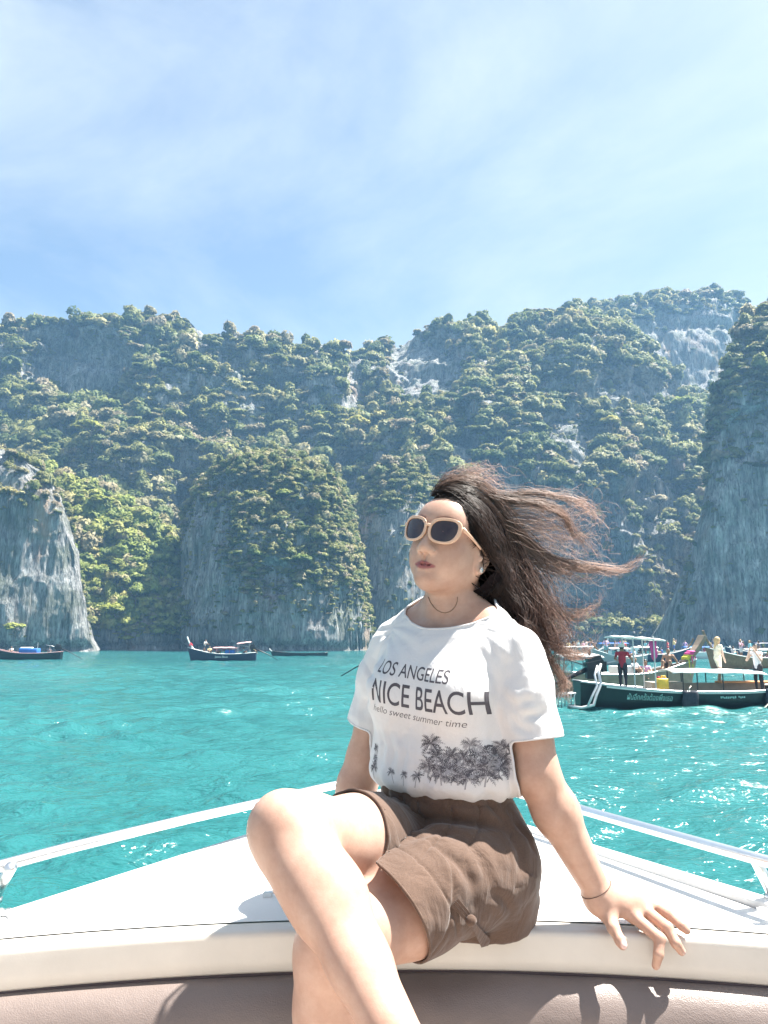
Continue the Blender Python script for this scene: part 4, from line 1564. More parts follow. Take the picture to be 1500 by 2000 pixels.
def add_shirt(parent):
    j = J
    S = Solid(axis_range(-0.10, 0.40, 0.0040), axis_range(1.40, 1.86, 0.0040), axis_range(1.90, 2.42, 0.0040))
    zt = lambda py: P(0, py, 1.60).z
    xy = lambda px, py, Y: tuple(np_(P(px, py, Y))[:2])
    TAB = ([(zt(1552), *xy(868, 1552, 1.612), .112, .090, YAW_T), (zt(1540), *xy(866, 1540, 1.610), .128, .106, YAW_T), (zt(1526), *xy(864, 1526, 1.608), .148, .127, YAW_T), (zt(1508), *xy(869, 1508, 1.607), .156, .130, YAW_T),
            (zt(1480), *xy(869, 1480, 1.606), .152, .124, YAW_T), (zt(1430), *xy(865, 1430, 1.608), .146, .117, YAW_T),
            (zt(1370), *xy(861, 1370, 1.607), .142, .119, YAW_T), (zt(1310), *xy(868, 1310, 1.612), .146, .112, YAW_T), (zt(1255), *xy(878, 1255, 1.622), .142, .099, YAW_T),
            (zt(1222), *xy(884, 1222, 1.630), .112, .086, YAW_T), (zt(1195), *xy(886, 1195, 1.634), .094, .076, YAW_T), (zt(1165), *xy(888, 1165, 1.636), .080, .068, YAW_T)])
    S.loft(TAB, 0.03)
    for sg in (1, -1):
        S.ell(np_(P(866, 1352, 1.612)) + FT * .066 + LT * .062 * sg, (.060, .066, .058), np.stack([LT, FT, [0, 0, 1]], 1), .05)
    S.cap(j['neck'] + LT * .03 + [0, 0, -.002], j['sh_l'] + [-.004, 0, -.030], .046, .048, .045)
    S.cap(j['neck'] - LT * .03 + [0, 0, -.002], j['sh_r'] + [.004, 0, -.022], .046, .047, .045)
    ends = {}
    for s, t1 in (('l', .76), ('r', .74)):
        sh, el = j['sh_' + s], j['el_' + s]
        e = sh + (el - sh) * t1
        S.cap(sh + (el - sh) * .20, sh + (el - sh) * .45, .0520, .0575, .03)
        S.cap(sh + (el - sh) * .40, sh + (el - sh) * .95, .0578, .0555, .02)
        ends[s] = (e, (el - sh) / np.linalg.norm(el - sh), sh)
    V, F = S.mesh(3)
    # drape: folds running from the shoulders, gathers above the waist, drag lines from the armpits
    n = vnormals(V, F)
    z = V[:, 2]
    ang = np.arctan2((V - j['chest']) @ LT, (V - j['chest']) @ FT)
    low = 1 - smooth01(z, zt(1530), zt(1415))
    up_ = smooth01(z, zt(1420), zt(1260))
    q = np.stack([ang * 2.0, z * 5.0, 0 * z], -1)
    wv = fbm(q, 3, 91)
    d = .0042 * low * np.sin(ang * 15 + 3.2 * wv + z * 16) * (0.6 + .4 * np.sin(ang * 5 + 1))
    d += .0036 * low * fbm(np.stack([ang * 3.1, z * 22, 0 * z + 4], -1), 3, 95, ridged=True)
    a_ = (V - j['neck']) @ LT
    b_ = z - j['neck'][2]
    for sg, st in ((1, 1.0), (-1, 1.0)):
        ray = np.arctan2(b_ + .02, np.abs(a_ - sg * .11) + .02)
        d += .0009 * up_ * np.sin(ray * 17 + 4 * fbm(V * 7.0, 2, 97 + sg)) * (np.sign(a_ * sg) > 0)
    d += .0028 * fbm(V @ np.array([[9, 0, 5], [0, 9, 0], [-4, 0, 13.0]]), 3, 99, ridged=True) * (0.35 + 0.65 * (1 - up_))
    for s in 'lr':
        e, ax, sh = ends[s]
        rel = V - sh
        t = rel @ ax
        rad = np.linalg.norm(rel - t[:, None] * ax, axis=1)
        near = (1 - smooth01(rad, .066, .085)) * smooth01(t, .05, .12)
        side = (rel - t[:, None] * ax) @ (LT if s == 'l' else -LT)
        d += near * .0040 * np.sin(t * 62 + side * 55 + 3.5 * fbm(V * 11.0, 2, 101)) * (0.7 + .3 * np.sin(t * 21))
        d += near * .0022 * smooth01(t, .14, .2)
    V = V + n * d[:, None]
    V[:, 2] -= .055 * ((V - j['chest']) @ LT) * low
    z = V[:, 2] + .055 * ((V - j['chest']) @ LT) * low
    V = creases(V, F, [([(985, 1360), (1010, 1376), (1055, 1362)], .0050, .0045),
                       ([(990, 1374), (1022, 1398), (1066, 1394)], .0045, .0045), ([(990, 1382), (1012, 1415), (1040, 1432)], .0040, .0045), ([(742, 1228), (770, 1250), (805, 1262)], .0022, .006),
                       ([(1002, 1262), (990, 1310), (988, 1358)], .0030, .006), ([(742, 1425), (752, 1455), (746, 1492)], .0040, .0045),
                       ([(760, 1432), (770, 1468), (766, 1502)], .0035, .0045), ([(786, 1440), (792, 1475), (786, 1508)], .0030, .0045), ([(722, 1296), (736, 1340), (728, 1385)], .0045, .0045),
                       ([(712, 1330), (720, 1365), (708, 1398)], .0035, .0045), ([(1030, 1260), (1048, 1310), (1052, 1350)], .0035, .005), ([(830, 1400), (850, 1440), (840, 1480)], .0025, .005),
                       ([(960, 1440), (972, 1480), (962, 1515)], .0035, .0045), ([(760, 1252), (745, 1290), (742, 1320)], .0025, .006)])
    V = clear_of_body(V, .0035, V[:, 2] > P(0, 1330, 1.6).z)
    # neckline
    A, B, C = np_(P(800, 1190, 1.660)), np_(P(858, 1234, 1.535)), np_(P(980, 1174, 1.585))
    pn = plane3(A, B, C)
    pn = pn if pn[2] > 0 else -pn
    f = (V - B) @ pn
    cen = (A + C) / 2
    na, nb = (V - j['neck']) @ LT, (V - j['neck']) @ FT
    f = np.minimum(f, (1 - np.sqrt((na / .118) ** 2 + ((nb - .02) / .28) ** 2)) * .1)
    for s in 'lr':
        e, ax, sh = ends[s]
        rel = V - sh
        t = (V - e) @ ax
        rad = np.linalg.norm(rel - (rel @ ax)[:, None] * ax, axis=1)
        tb = np.array(sorted(TAB))
        cx, cy, ra, rb = (np.interp(z, tb[:, 0], tb[:, k]) for k in (1, 2, 3, 4))
        dx, dy = V[:, 0] - cx, V[:, 1] - cy
        k0 = np.sqrt(((dx * LT[0] + dy * LT[1]) / ra) ** 2 + ((dx * FT[0] + dy * FT[1]) / rb) ** 2)
        f = np.maximum(f, np.minimum(np.minimum(t, .072 - rad), (k0 - 1.16) * .12))
    f = np.maximum(f, zt(1550) - z)
    V, T = clip(V, F, f)
    me = mesh_np('t_shirt', V, T)
    o = link('t_shirt', me, M_SHIRT, parent)
    sd = o.modifiers.new('thickness', 'SOLIDIFY'); sd.thickness = 0.0018; sd.offset = 0
    # hems: a slightly thicker band along neck and sleeve edges
    return o, V, T, ends, (A, B, C, pn)


t_shirt, SV, ST, SLEEVES, NECKLINE = add_shirt(woman)
shirt_bvh = BVHTree.FromPolygons([tuple(v) for v in SV], [tuple(t) for t in ST])


def boundary_loops(V, T):
    e = np.concatenate([T[:, [0, 1]], T[:, [1, 2]], T[:, [2, 0]]])
    key = np.sort(e, 1)
    u, inv, cnt = np.unique(key, axis=0, return_inverse=True, return_counts=True)
    b = e[cnt[inv.ravel()] == 1]
    nxt = {int(a): int(c) for a, c in b}
    loops = []
    while nxt:
        s = next(iter(nxt)); lp = [s]; c = nxt.pop(s)
        while c in nxt:
            lp.append(c); c = nxt.pop(c)
        loops.append(np.array(lp))
    return loops


def hem_tube(pts, r, name, mat, parent, every=3):
    p = pts[::every]
    k = np.ones(5) / 5
    if np.linalg.norm(pts[0] - pts[-1]) < .02:
        p = np.concatenate([p, p[:1]])
        ps = np.stack([np.convolve(np.concatenate([p[-6:-1, i], p[:, i], p[1:6, i]]), k, 'same')[5:-5] for i in range(3)], -1)
    else:
        ps = np.stack([np.convolve(np.pad(p[:, i], 2, mode='edge'), k, 'valid') for i in range(3)], -1)
    return MB().tube([tuple(q) for q in ps], r, 6, False).build(name, mat, parent, True)


for lp in boundary_loops(SV, ST):
    if len(lp) < 150:
        continue
    c = SV[lp].mean(0)
    if c[2] < P(0, 1530, 1.6).z:
        continue
    hem_tube(SV[lp], .0026, 'hem', M_SHIRT, t_shirt)


def shirt_hit(px, py):
    d = P(px, py, 2.0) - cam.location
    h = shirt_bvh.ray_cast(cam.location, d.normalized())
    return np_(h[0]) if h[0] is not None else None


def on_shirt(a, z, off=0.0012):
    """Point of the shirt's front at sideways offset a (towards her left) and height z."""
    o = np.array([J['chest'][0], J['chest'][1], 0]) + LT * a + FT * 0.40
    h = shirt_bvh.ray_cast(Vector((o[0], o[1], z)), Vector(tuple(-FT)))
    if h[0] is None:
        return None
    n = h[1] if h[1].dot(Vector(tuple(FT))) > 0 else -h[1]
    return np_(h[0]) + np_(n) * off


def la(p):
    return float((p - J['chest']) @ LT)


def text_mesh(body, shear=0.0, offset=0.0, resol=6):
    cu = bpy.data.curves.new('lettering', 'FONT')
    cu.body = body
    cu.shear = shear
    cu.offset = offset
    cu.resolution_u = resol
    ob = bpy.data.objects.new('lettering', cu)
    scene.collection.objects.link(ob)
    bpy.context.view_layer.update()
    dg = bpy.context.evaluated_depsgraph_get()
    me = bpy.data.meshes.new_from_object(ob.evaluated_get(dg))
    bpy.data.objects.remove(ob)
    bm = bmesh.new(); bm.from_mesh(me)
    bmesh.ops.remove_doubles(bm, verts=bm.verts, dist=1e-5)
    bmesh.ops.triangulate(bm, faces=bm.faces)
    v = np.array([tuple(x.co) for x in bm.verts])
    t = np.array([[q.index for q in f.verts] for f in bm.faces])
    bm.free(); bpy.data.meshes.remove(me)
    return v, t


def refine(v, t, maxlen):
    for _ in range(6):
        e = np.stack([np.linalg.norm(v[t[:, i]] - v[t[:, (i + 1) % 3]], axis=1) for i in range(3)], -1)
        if e.max() < maxlen:
            break
        mp, nv, out = {}, list(v), []

        def mid(a, b):
            k = (min(a, b), max(a, b))
            if k not in mp:
                mp[k] = len(nv); nv.append((v[a] + v[b]) / 2)
            return mp[k]
        # split every edge longer than the limit (shared edges agree because the test is on the edge itself)
        for tri in t:
            a, b, c = (int(x) for x in tri)
            L = [np.linalg.norm(v[a] - v[b]) > maxlen, np.linalg.norm(v[b] - v[c]) > maxlen, np.linalg.norm(v[c] - v[a]) > maxlen]
            m = [mid(a, b) if L[0] else None, mid(b, c) if L[1] else None, mid(c, a) if L[2] else None]
            n = sum(L)
            if n == 0:
                out.append((a, b, c))
            elif n == 3:
                out += [(a, m[0], m[2]), (m[0], b, m[1]), (m[2], m[1], c), (m[0], m[1], m[2])]
            elif n == 1:
                i = L.index(True); p = (a, b, c)
                out += [(p[i], m[i], p[(i + 2) % 3]), (m[i], p[(i + 1) % 3], p[(i + 2) % 3])]
            else:
                i = L.index(False); p = (a, b, c)          # edge i (p[i], p[i+1]) stays whole
                x, y, w = p[i], p[(i + 1) % 3], p[(i + 2) % 3]
                my, mw = m[(i + 1) % 3], m[(i + 2) % 3]
                out += [(x, y, my), (x, my, mw), (mw, my, w)]
        v, t = np.array(nv), np.array(out)
    return v, t


def print_on_shirt(v2, t, name, mat):
    """2-D (offset, height) triangles pressed onto the cloth."""
    pts, ok = [], []
    for a, z in v2[:, :2]:
        p = on_shirt(a, z)
        ok.append(p is not None)
        pts.append(p if p is not None else (0, 0, 0))
    ok = np.array(ok); pts = np.array(pts)
    t = t[ok[t].all(1)]
    # drop faces stretched over an edge of the body
    e = np.max([np.linalg.norm(pts[t[:, i]] - pts[t[:, (i + 1) % 3]], axis=1) for i in range(3)], 0)
    t = t[e < 0.03]
    return link(name, mesh_np(name, pts, t, False), mat, t_shirt)


def line_of_text(body, p0, p1, cap_px, name, shear=0.0, offset=0.0, mat=M_INK, drop=0.0):
    """Letters between two picture points of the baseline, at their height in the photograph."""
    v, t = text_mesh(body, shear, offset)
    v[:, 0] -= v[:, 0].min()
    w = v[:, 0].max()
    h0 = shirt_hit(*p0); h1 = shirt_hit(*p1)
    a0, a1, z0, z1 = la(h0), la(h1), h0[2], h1[2]
    hs = cap_px / 960.0 / 0.70
    s = v[:, 0] / w
    out = np.stack([a0 + (a1 - a0) * s, z0 + (z1 - z0) * s + v[:, 1] * hs - drop * 4 * s * (1 - s), 0 * s], -1)
    out, t = refine(out, t, 0.006)
    return print_on_shirt(out, t, name, mat)


line_of_text('LOS ANGELES', (738, 1312), (874, 1337), 24, 'lettering', 0.0, 0.004, drop=.002)
line_of_text('NICE BEACH', (728, 1366), (960, 1394), 40, 'lettering', 0.0, 0.006, drop=.004)
line_of_text('hello sweet summer time', (731, 1386), (914, 1421), 13, 'lettering', 0.45, -0.008, drop=.002)


def palm_print():
    rs = np.random.RandomState(8)
    tris = [[], []]

    def tri(k, a, b, c):
        tris[k].append((a, b, c))

    def frond(k, c, ang, L, w, droop):
        n = 7
        p = np.array(c, float); pts = []
        for i in range(n + 1):
            t = i / n
            pts.append(p.copy())
            a = ang - droop * t * t * np.sign(np.cos(ang) + 1e-3)
            p = p + np.array([math.cos(a), math.sin(a)]) * L / n
        for i in range(n):
            a, b = pts[i], pts[i + 1]
            d = (b - a) / np.linalg.norm(b - a)
            nn = np.array([-d[1], d[0]])
            wi = w * math.sin(math.pi * min(1, (i + .7) / n)) + w * .12
            for sg in (-1, 1):
                tri(k, a, a + d * L / n * .9, a + nn * sg * wi * (0.7 + .6 * rs.rand()) + d * L / n * (1.0 + .5 * rs.rand()))

    def palm(px, py, size, base_py, n=15, k=None):
        h = shirt_hit(px, py); b = shirt_hit(px + rs.normal(0, 3), base_py)
        if h is None:
            return
        c = np.array([la(h), h[2]])
        for i in range(n):
            frond((0 if rs.rand() < .62 else 1) if k is None else k, c, R(-40) + R(260) * i / (n - 1) + rs.normal(0, .12), size * (.75 + .4 * rs.rand()), size * .15, 0.9 + rs.rand() * .7)
        if b is not None:
            bb = np.array([la(b), b[2]]); w = size * .06
            for i in range(6):
                p, q = c + (bb - c) * i / 6, c + (bb - c) * (i + 1) / 6
                tri(1, p + [-w, 0], p + [w, 0], q + [w, 0]); tri(1, p + [-w, 0], q + [w, 0], q + [-w, 0])
    for px, py, sz in ((842, 1452, .024), (852, 1478, .022), (838, 1497, .024), (884, 1474, .018), (905, 1482, .020), (918, 1455, .017), (940, 1472, .024), (955, 1488, .022), (930, 1502, .024),
                       (872, 1500, .024), (895, 1512, .022), (968, 1470, .020), (975, 1500, .022), (985, 1482, .018), (950, 1515, .02), (860, 1512, .02), (912, 1520, .02), (978, 1455, .014), (990, 1460, .016),
                       (736, 1462, .012), (732, 1482, .013), (732, 1498, .012), (765, 1508, .010), (790, 1513, .010), (815, 1516, .012)):
        palm(px, py, sz, py + 22)
    # low undergrowth
    for _ in range(150):
        px = 835 + 165 * rs.rand() ** .8; py = rs.uniform(1480, 1532) - 14 * rs.rand() * (px > 960)
        h = shirt_hit(px, py)
        if h is not None:
            frond(0 if rs.rand() < .55 else 1, (la(h), h[2]), rs.uniform(0.3, 2.8), rs.uniform(.008, .018), rs.uniform(.0016, .004), .6)
    for k in (0, 1):
        v = np.array(tris[k]).reshape(-1, 2)
        v = np.concatenate([v, np.zeros((len(v), 1))], 1)
        print_on_shirt(v, np.arange(len(v)).reshape(-1, 3), 'palm_print', (M_INK, M_INK2)[k])


palm_print()


def add_shorts(parent):
    j = J
    S = Solid(axis_range(-0.26, 0.38, 0.0042), axis_range(1.14, 1.84, 0.0042), axis_range(1.66, 2.12, 0.0042))
    zt = lambda py: P(0, py, 1.60).z
    xy = lambda px, py, Y: tuple(np_(P(px, py, Y))[:2])
    S.loft([(zt(1800), *xy(915, 1790, 1.605), .128, .105, YAW_P), (zt(1750), *xy(906, 1750, 1.603), .149, .126, YAW_P), (zt(1690), *xy(900, 1690, 1.600), .156, .128, YAW_P),
            (zt(1630), *xy(892, 1630, 1.603), .151, .121, YAW_P), (zt(1580), *xy(880, 1580, 1.606), .144, .115, YAW_P), (zt(1540), *xy(869, 1540, 1.608), .132, .109, YAW_T), (zt(1508), *xy(866, 1508, 1.608), .128, .106, YAW_T)], .03)
    cuffs = {}
    for s, tc_, r0, r1 in (('l', .655, .096, .0900), ('r', .60, .090, .0800)):
        hp, kn = j['hip_' + s], j['knee_' + s]
        ax = (kn - hp) / np.linalg.norm(kn - hp)
        L = np.linalg.norm(kn - hp)
        c = hp + ax * L * tc_
        lift = np.array([0, 0, .011 if s == 'l' else .003])
        S.cap(hp, hp + ax * L * .50 + lift, r0, r1 - .003, .012)
        S.cap(hp + ax * L * .46 + lift, hp + ax * L * 1.0 + lift * .6, r1, r1 - .004, .004)
        cuffs[s] = (c, ax, hp, r1, L * tc_)
    V, F = S.mesh(3)
    n = vnormals(V, F)
    z = V[:, 2]
    crotch = np_(P(762, 1622, 1.46))
    d = 0
    dist = np.linalg.norm(V - crotch, axis=1)
    for s in 'lr':
        c, ax, hp, r1, tcu = cuffs[s]
        rel = V - hp
        t = rel @ ax
        side = rel - t[:, None] * ax
        a = np.arctan2(side @ np.array([0, 0, 1.0]), side @ np.cross(ax, [0, 0, 1.0]))
        m = smooth01(t, -.02, .06) * (1 - smooth01(t, tcu - .075, tcu - .05))
        rdg = fbm(np.stack([a * 1.7 + t * 5, t * 6, 0 * t + ord(s)], -1), 3, 111, ridged=True)
        d = d + m * .0030 * rdg
        # turned-up cuff stands proud behind a stitched line
        tt = t + (.12 * (V - c)[:, 1] - .32 * (V - c)[:, 2] if s == 'l' else .15 * (V - c)[:, 1])
        d = d + .0022 * smooth01(tt, tcu - .058, tcu - .054) - .0022 * np.exp(-((tt - tcu + .060) / .003) ** 2)
    rdg = fbm(V @ np.array([[7, 0, 6], [0, 10, 0], [8, 0, 18.0]]), 3, 113, ridged=True)
    d = d + .0024 * rdg * (1 - smooth01(z, zt(1640), zt(1560)))
    d = d + .0026 * fbm(V * 21.0, 2, 115) * (1 - smooth01(z, zt(1600), zt(1540)))
    # waistband and pleats
    band = smooth01(z, zt(1546), zt(1540))
    d = d + .0018 * band
    a = (V - j['pelvis']) @ LT
    for a0 in (-.055, -.02, .045, .085):
        d = d - .0040 * np.exp(-((a - a0 - .25 * (zt(1540) - z)) / .0035) ** 2) * (1 - band) * smooth01(z, zt(1650), zt(1600)) * (((V - j['pelvis']) @ FT) > 0)
    V = V + n * np.asarray(d)[:, None]
    V = creases(V, F, [([(752, 1612), (800, 1603), (860, 1596), (930, 1605), (990, 1612)], .0095, .0060), ([(800, 1642), (850, 1626), (910, 1642)], .0050, .0050), ([(850, 1650), (895, 1690), (925, 1735)], .0050, .0050),
                       ([(905, 1640), (940, 1680), (952, 1722)], .0045, .0050), ([(1002, 1606), (1030, 1636), (1042, 1662)], .0045, .0045), ([(990, 1624), (1012, 1662), (1016, 1705)], .0045, .0050),
                       ([(762, 1518), (757, 1558), (756, 1600)], .0055, .0040), ([(890, 1532), (887, 1572)], .0045, .0035), ([(935, 1534), (962, 1575), (988, 1604)], .0050, .0035), ([(730, 1570), (745, 1600), (742, 1640)], .0045, .0045),
                       ([(960, 1740), (985, 1760), (1000, 1785)], .0040, .0045), ([(820, 1560), (840, 1575), (880, 1580)], .0035, .0045)])
    low = smooth01(z, zt(1620), zt(1540))
    V[:, 2] -= .055 * ((V - j['chest']) @ LT) * low
    V = clear_of_body(V, .004, V[:, 2] < 2.2)
    f = z - zt(1512)
    for s in 'lr':
        c, ax, hp, r1, tcu = cuffs[s]
        rel = V - hp
        cn = ax + (np.array([0, .12, -.32]) if s == 'l' else np.array([0, .15, 0]))
        cn /= np.linalg.norm(cn)
        t = (V - c) @ cn
        rad = np.linalg.norm(rel - (rel @ ax)[:, None] * ax, axis=1)
        c2, ax2, hp2, r2, tc2 = cuffs['r' if s == 'l' else 'l']
        rel2 = V - hp2
        rad2 = np.linalg.norm(rel2 - (rel2 @ ax2)[:, None] * ax2, axis=1)
        f = np.maximum(f, np.minimum(np.minimum(t, .15 - rad), rad2 - r2 - (rad - r1)))
    V, T = clip(V, F, f)
    o = link('shorts', mesh_np('shorts', V, T), M_SHORTS, parent)
    sd = o.modifiers.new('thickness', 'SOLIDIFY'); sd.thickness = 0.003; sd.offset = 0
    return o, V, T, cuffs


shorts, HV, HT, CUFFS = add_shorts(woman)
for lp in boundary_loops(HV, HT):
    if len(lp) > 40:
        hem_tube(HV[lp], .0026, 'cuff_edge' if HV[lp].mean(0)[2] < P(0, 1560, 1.6).z else 'waist_edge', M_SHORTS, shorts)
shorts_bvh = BVHTree.FromPolygons([tuple(v) for v in HV], [tuple(t) for t in HT])


def shorts_pt(px, py, off=.002):
    d = (P(px, py, 2.0) - cam.location).normalized()
    h = shorts_bvh.ray_cast(cam.location, d)
    if h[0] is None:
        return P(px, py, 1.5)
    n = h[1] if h[1].dot(d) < 0 else -h[1]
    return h[0] + n * off


# side seam, pocket edge and the knotted tab at the hem
M_SEAM = simple_mat('brown_seam', (0.075, 0.045, 0.033), 0.9)
for path in ([(1001, 1545), (1000, 1570), (1002, 1600), (1000, 1625), (990, 1660), (975, 1690), (962, 1725), (955, 1745)], [(935, 1535), (950, 1560), (965, 1585), (990, 1605)], [(762, 1515), (758, 1545), (752, 1570), (758, 1596)], [(888, 1532), (890, 1552), (886, 1574)]):
    pp = []
    for (a, b) in zip(path[:-1], path[1:]):
        for k in range(5):
            pp.append(shorts_pt(a[0] + (b[0] - a[0]) * k / 5, a[1] + (b[1] - a[1]) * k / 5, .0006))
            if abs(pp[-1].y - 1.5) < 1e-6 or (len(pp) > 1 and (pp[-1] - pp[-2]).length > .03):
                pp.pop()
    if len(pp) > 2:
        MB().tube(pp, .0011, 5).build('seam', M_SEAM, shorts, True)
mb = MB()
a, b = shorts_pt(884, 1762, .007), shorts_pt(910, 1793, .010)
ax = (b - a).normalized()
vw = (cam.location - a).normalized()
sd_ = ax.cross(vw).normalized()
for w0, w1 in ((-.0085, -.0035), (-.0030, .0025), (.0030, .0085)):
    q = [a + sd_ * w0, a + sd_ * w1, b + sd_ * w1 * .8, b + sd_ * w0 * .8]
    mb.add([p + vw * .001 for p in q] + [p - vw * .002 for p in q], [(0, 1, 2, 3), (7, 6, 5, 4), (0, 4, 5, 1), (1, 5, 6, 2), (2, 6, 7, 3), (3, 7, 4, 0)])
tab = mb.build('tab', M_SHORTS, shorts, False, bevel=.0006)
k0 = b + vw * .006
mb = MB().ball(k0, (.010, .008, .0095), 12, 8).ball(k0 + ax * .004 - sd_ * .003, (.006, .008, .007), 10, 7)
mb.build('knot', M_SHORTS, tab, True)
for tip, w in ((P(955, 1846, 1.478), .013), (P(950, 1812, 1.492), .010)):
    e = Vector(tip)
    s2 = (e - k0).normalized().cross(vw).normalized()
    q = [k0 - s2 * .003, k0 + s2 * .003, e + s2 * w - (e - k0) * .12, e + s2 * .1 * w, e - s2 * w * .6 - (e - k0) * .1]
    MB().add([p + vw * .001 for p in q] + [p - vw * .0015 for p in q], [(0, 1, 2, 3, 4), (9, 8, 7, 6, 5)] + [(i, 5 + i, 5 + (i + 1) % 5, (i + 1) % 5) for i in range(5)]).build('tie_end', M_SHORTS, tab)
# ------------------------------------------------------------------ sunglasses, jewellery
M_FRAME = simple_mat('peach_acetate', (0.62, 0.40, 0.28), 0.22, vary=0.08, scale=30)


def lens_material():
    m, nt, bs, out = new_mat('tinted_lens')
    tc = N(nt, 'TexCoord')
    n = N(nt, 'TexNoise', Scale=3.0)
    nt.links.new(tc.outputs['Object'], n.inputs['Vector'])
    rp = ramp(nt, [(0.3, (0.018, 0.010, 0.014)), (0.7, (0.034, 0.018, 0.020))], n.outputs['Fac'])
    nt.links.new(rp.outputs[0], bs.inputs['Base Color'])
    bs.inputs['Roughness'].default_value = 0.04
    bs.inputs['Specular IOR Level'].default_value = 0.75
    return m


M_LENS = lens_material()


def add_glasses(parent):
    def wrap(l, u, extra=0.0):
        f = 0.1105 - 3.6 * l * l + extra - 0.06 * (u - .017)
        return H(f, l, u)

    def outline(sg, a, b, n=48, up=1.0):
        pts = []
        for i in range(n):
            t = 2 * math.pi * i / n
            c, s = math.cos(t), math.sin(t)
            e = 0.84
            x = math.copysign(abs(c) ** e, c) * a
            y = math.copysign(abs(s) ** e, s) * b
            # cat-eye: upper outer corner lifted, lens tapering towards its lower edge
            k = .5 + .5 * c
            m = .5 + .5 * s
            y += 0.0075 * k ** 3 * m * up
            x += 0.0035 * k ** 2 * m ** 2 * up
            x -= (x * 0.13) * (1 - m) ** 1.5
            pts.append((sg * (0.0372 + x), 0.0160 + y))
        return pts
    g = empty('sunglasses', (0, 0, 0), None, None, None, 0.0, parent)
    mb = MB()
    for sg in (1, -1):
        o_, i_ = outline(sg, .0362, .0275), outline(sg, .0295, .0218)
        n = len(o_)
        rings = [[wrap(l, u, .0022) for l, u in o_], [wrap(l, u, .0026) for l, u in i_], [wrap(l, u, -.0022) for l, u in i_], [wrap(l, u, -.0026) for l, u in o_]]
        Vv = [p for r_ in rings for p in r_]
        Fq = [(a * n + k, a * n + (k + 1) % n, ((a + 1) % 4) * n + (k + 1) % n, ((a + 1) % 4) * n + k) for a in range(4) for k in range(n)]
        mb.add(Vv, Fq)
    # bridge
    for k in range(6):
        pass
    mb.tube([wrap(-.0085, .0240), wrap(-.004, .0262, .001), wrap(0, .0268, .0015), wrap(.004, .0262, .001), wrap(.0085, .0240)], .0032, 8)
    mb.build('frame', M_FRAME, g, True, bevel=.0007)
    for sg in (1, -1):
        i_ = outline(sg, .0299, .0222)
        c = (sg * .0372, .0160)
        rows = [1.0, .8, .6, .4, .2, .02]
        Vv, n = [], len(i_)
        for r_ in rows:
            Vv += [wrap(c[0] + (l - c[0]) * r_, c[1] + (u - c[1]) * r_, .0012 * (1 - r_ * r_)) for l, u in i_]
        F = [tuple(q) for q in grid_faces(len(rows), n, True)]
        MB().add(Vv, F).build('lens', M_LENS, g, True)
        hinge = wrap(sg * .0735, .0280, -.001)
        ear = H(.004, sg * .0785, .0035)
        tip = H(-.026, sg * .0785, -.016)
        MB().tube([hinge, hinge * .5 + ear * .5 + HR @ np.array([0, sg * .002, 0]), ear, tip], [.0038, .0030, .0026, .0022], 8).build('temple', M_FRAME, g, True)
    return g


add_glasses(woman)
M_SILVER = simple_mat('silver', (0.70, 0.68, 0.66), 0.25, 1.0)
M_CORD = simple_mat('dark_cord', (0.06, 0.035, 0.025), 0.7)
M_CHAIN = simple_mat('fine_chain', (0.30, 0.20, 0.13), 0.35, 0.7)
q = H(.004, .0845, -.044)
mb = MB().ball(q, .0042, 8, 6)
for k in range(7):
    a = 2 * math.pi * k / 7
    mb.ball(q + HR @ np.array([.0045 * math.cos(a), .001, .0045 * math.sin(a)]), .0021, 6, 4)
mb.build('ear_stud', M_SILVER, woman, True)
MB().ball(H(.1010, .0235, -.0275), .0012, 6, 5).build('nose_stud', M_SILVER, woman, True)


def skin_pt(px, py, off=.001):
    d = (P(px, py, 2.0) - cam.location).normalized()
    h = body_bvh.ray_cast(cam.location, d)
    if h[0] is None:
        return None
    n = h[1] if h[1].dot(d) < 0 else -h[1]
    return h[0] + n * off


pp = [skin_pt(*p) for p in [(837, 1166), (841, 1176), (847, 1185), (854, 1192), (862, 1196), (870, 1197), (878, 1195), (885, 1190), (890, 1183), (893, 1174), (893, 1166)]]
MB().tube([p for p in pp if p is not None], .0008, 5).build('necklace', M_CHAIN, woman, True)
wc, wd = J['wr_l'] + (J['el_l'] - J['wr_l']) * .07, (J['el_l'] - J['wr_l'])
wd = Vector(tuple(wd)).normalized()
u1 = wd.cross(Vector((0, 1, 0))).normalized(); u2 = wd.cross(u1)
ring = []
for k in range(25):
    a = 2 * math.pi * k / 24
    dv = (u1 * math.cos(a) + u2 * math.sin(a))
    o_ = Vector(tuple(wc)) + dv * .09
    h = body_bvh.ray_cast(o_, -dv, .1)
    ring.append((h[0] if h[0] is not None and (h[0] - Vector(tuple(wc))).length < .034 else Vector(tuple(wc)) + dv * .0262) + dv * .0008)
MB().tube(ring, .0006, 5, False).build('bracelet', M_CORD, woman, True)


# ------------------------------------------------------------------ hair
def hair_material(name, c0, c1, trans, rough=0.36):
    m, nt, bs, out = new_mat(name)
    at = nt.nodes.new('ShaderNodeAttribute'); at.attribute_name = 'tone'
    rp = ramp(nt, [(0.0, c0), (1.0, c1)], at.outputs['Fac'])
    nt.links.new(rp.outputs[0], bs.inputs['Base Color'])
    bs.inputs['Roughness'].default_value = rough
    bs.inputs['Specular IOR Level'].default_value = 0.28
    tr = N(nt, 'BsdfTranslucent')
    nt.links.new(rp.outputs[0], tr.inputs['Color'])
    mx = N(nt, 'MixShader'); mx.inputs[0].default_value = trans
    nt.links.new(bs.outputs[0], mx.inputs[1]); nt.links.new(tr.outputs[0], mx.inputs[2])
    nt.links.new(mx.outputs[0], out.inputs['Surface'])
    return m


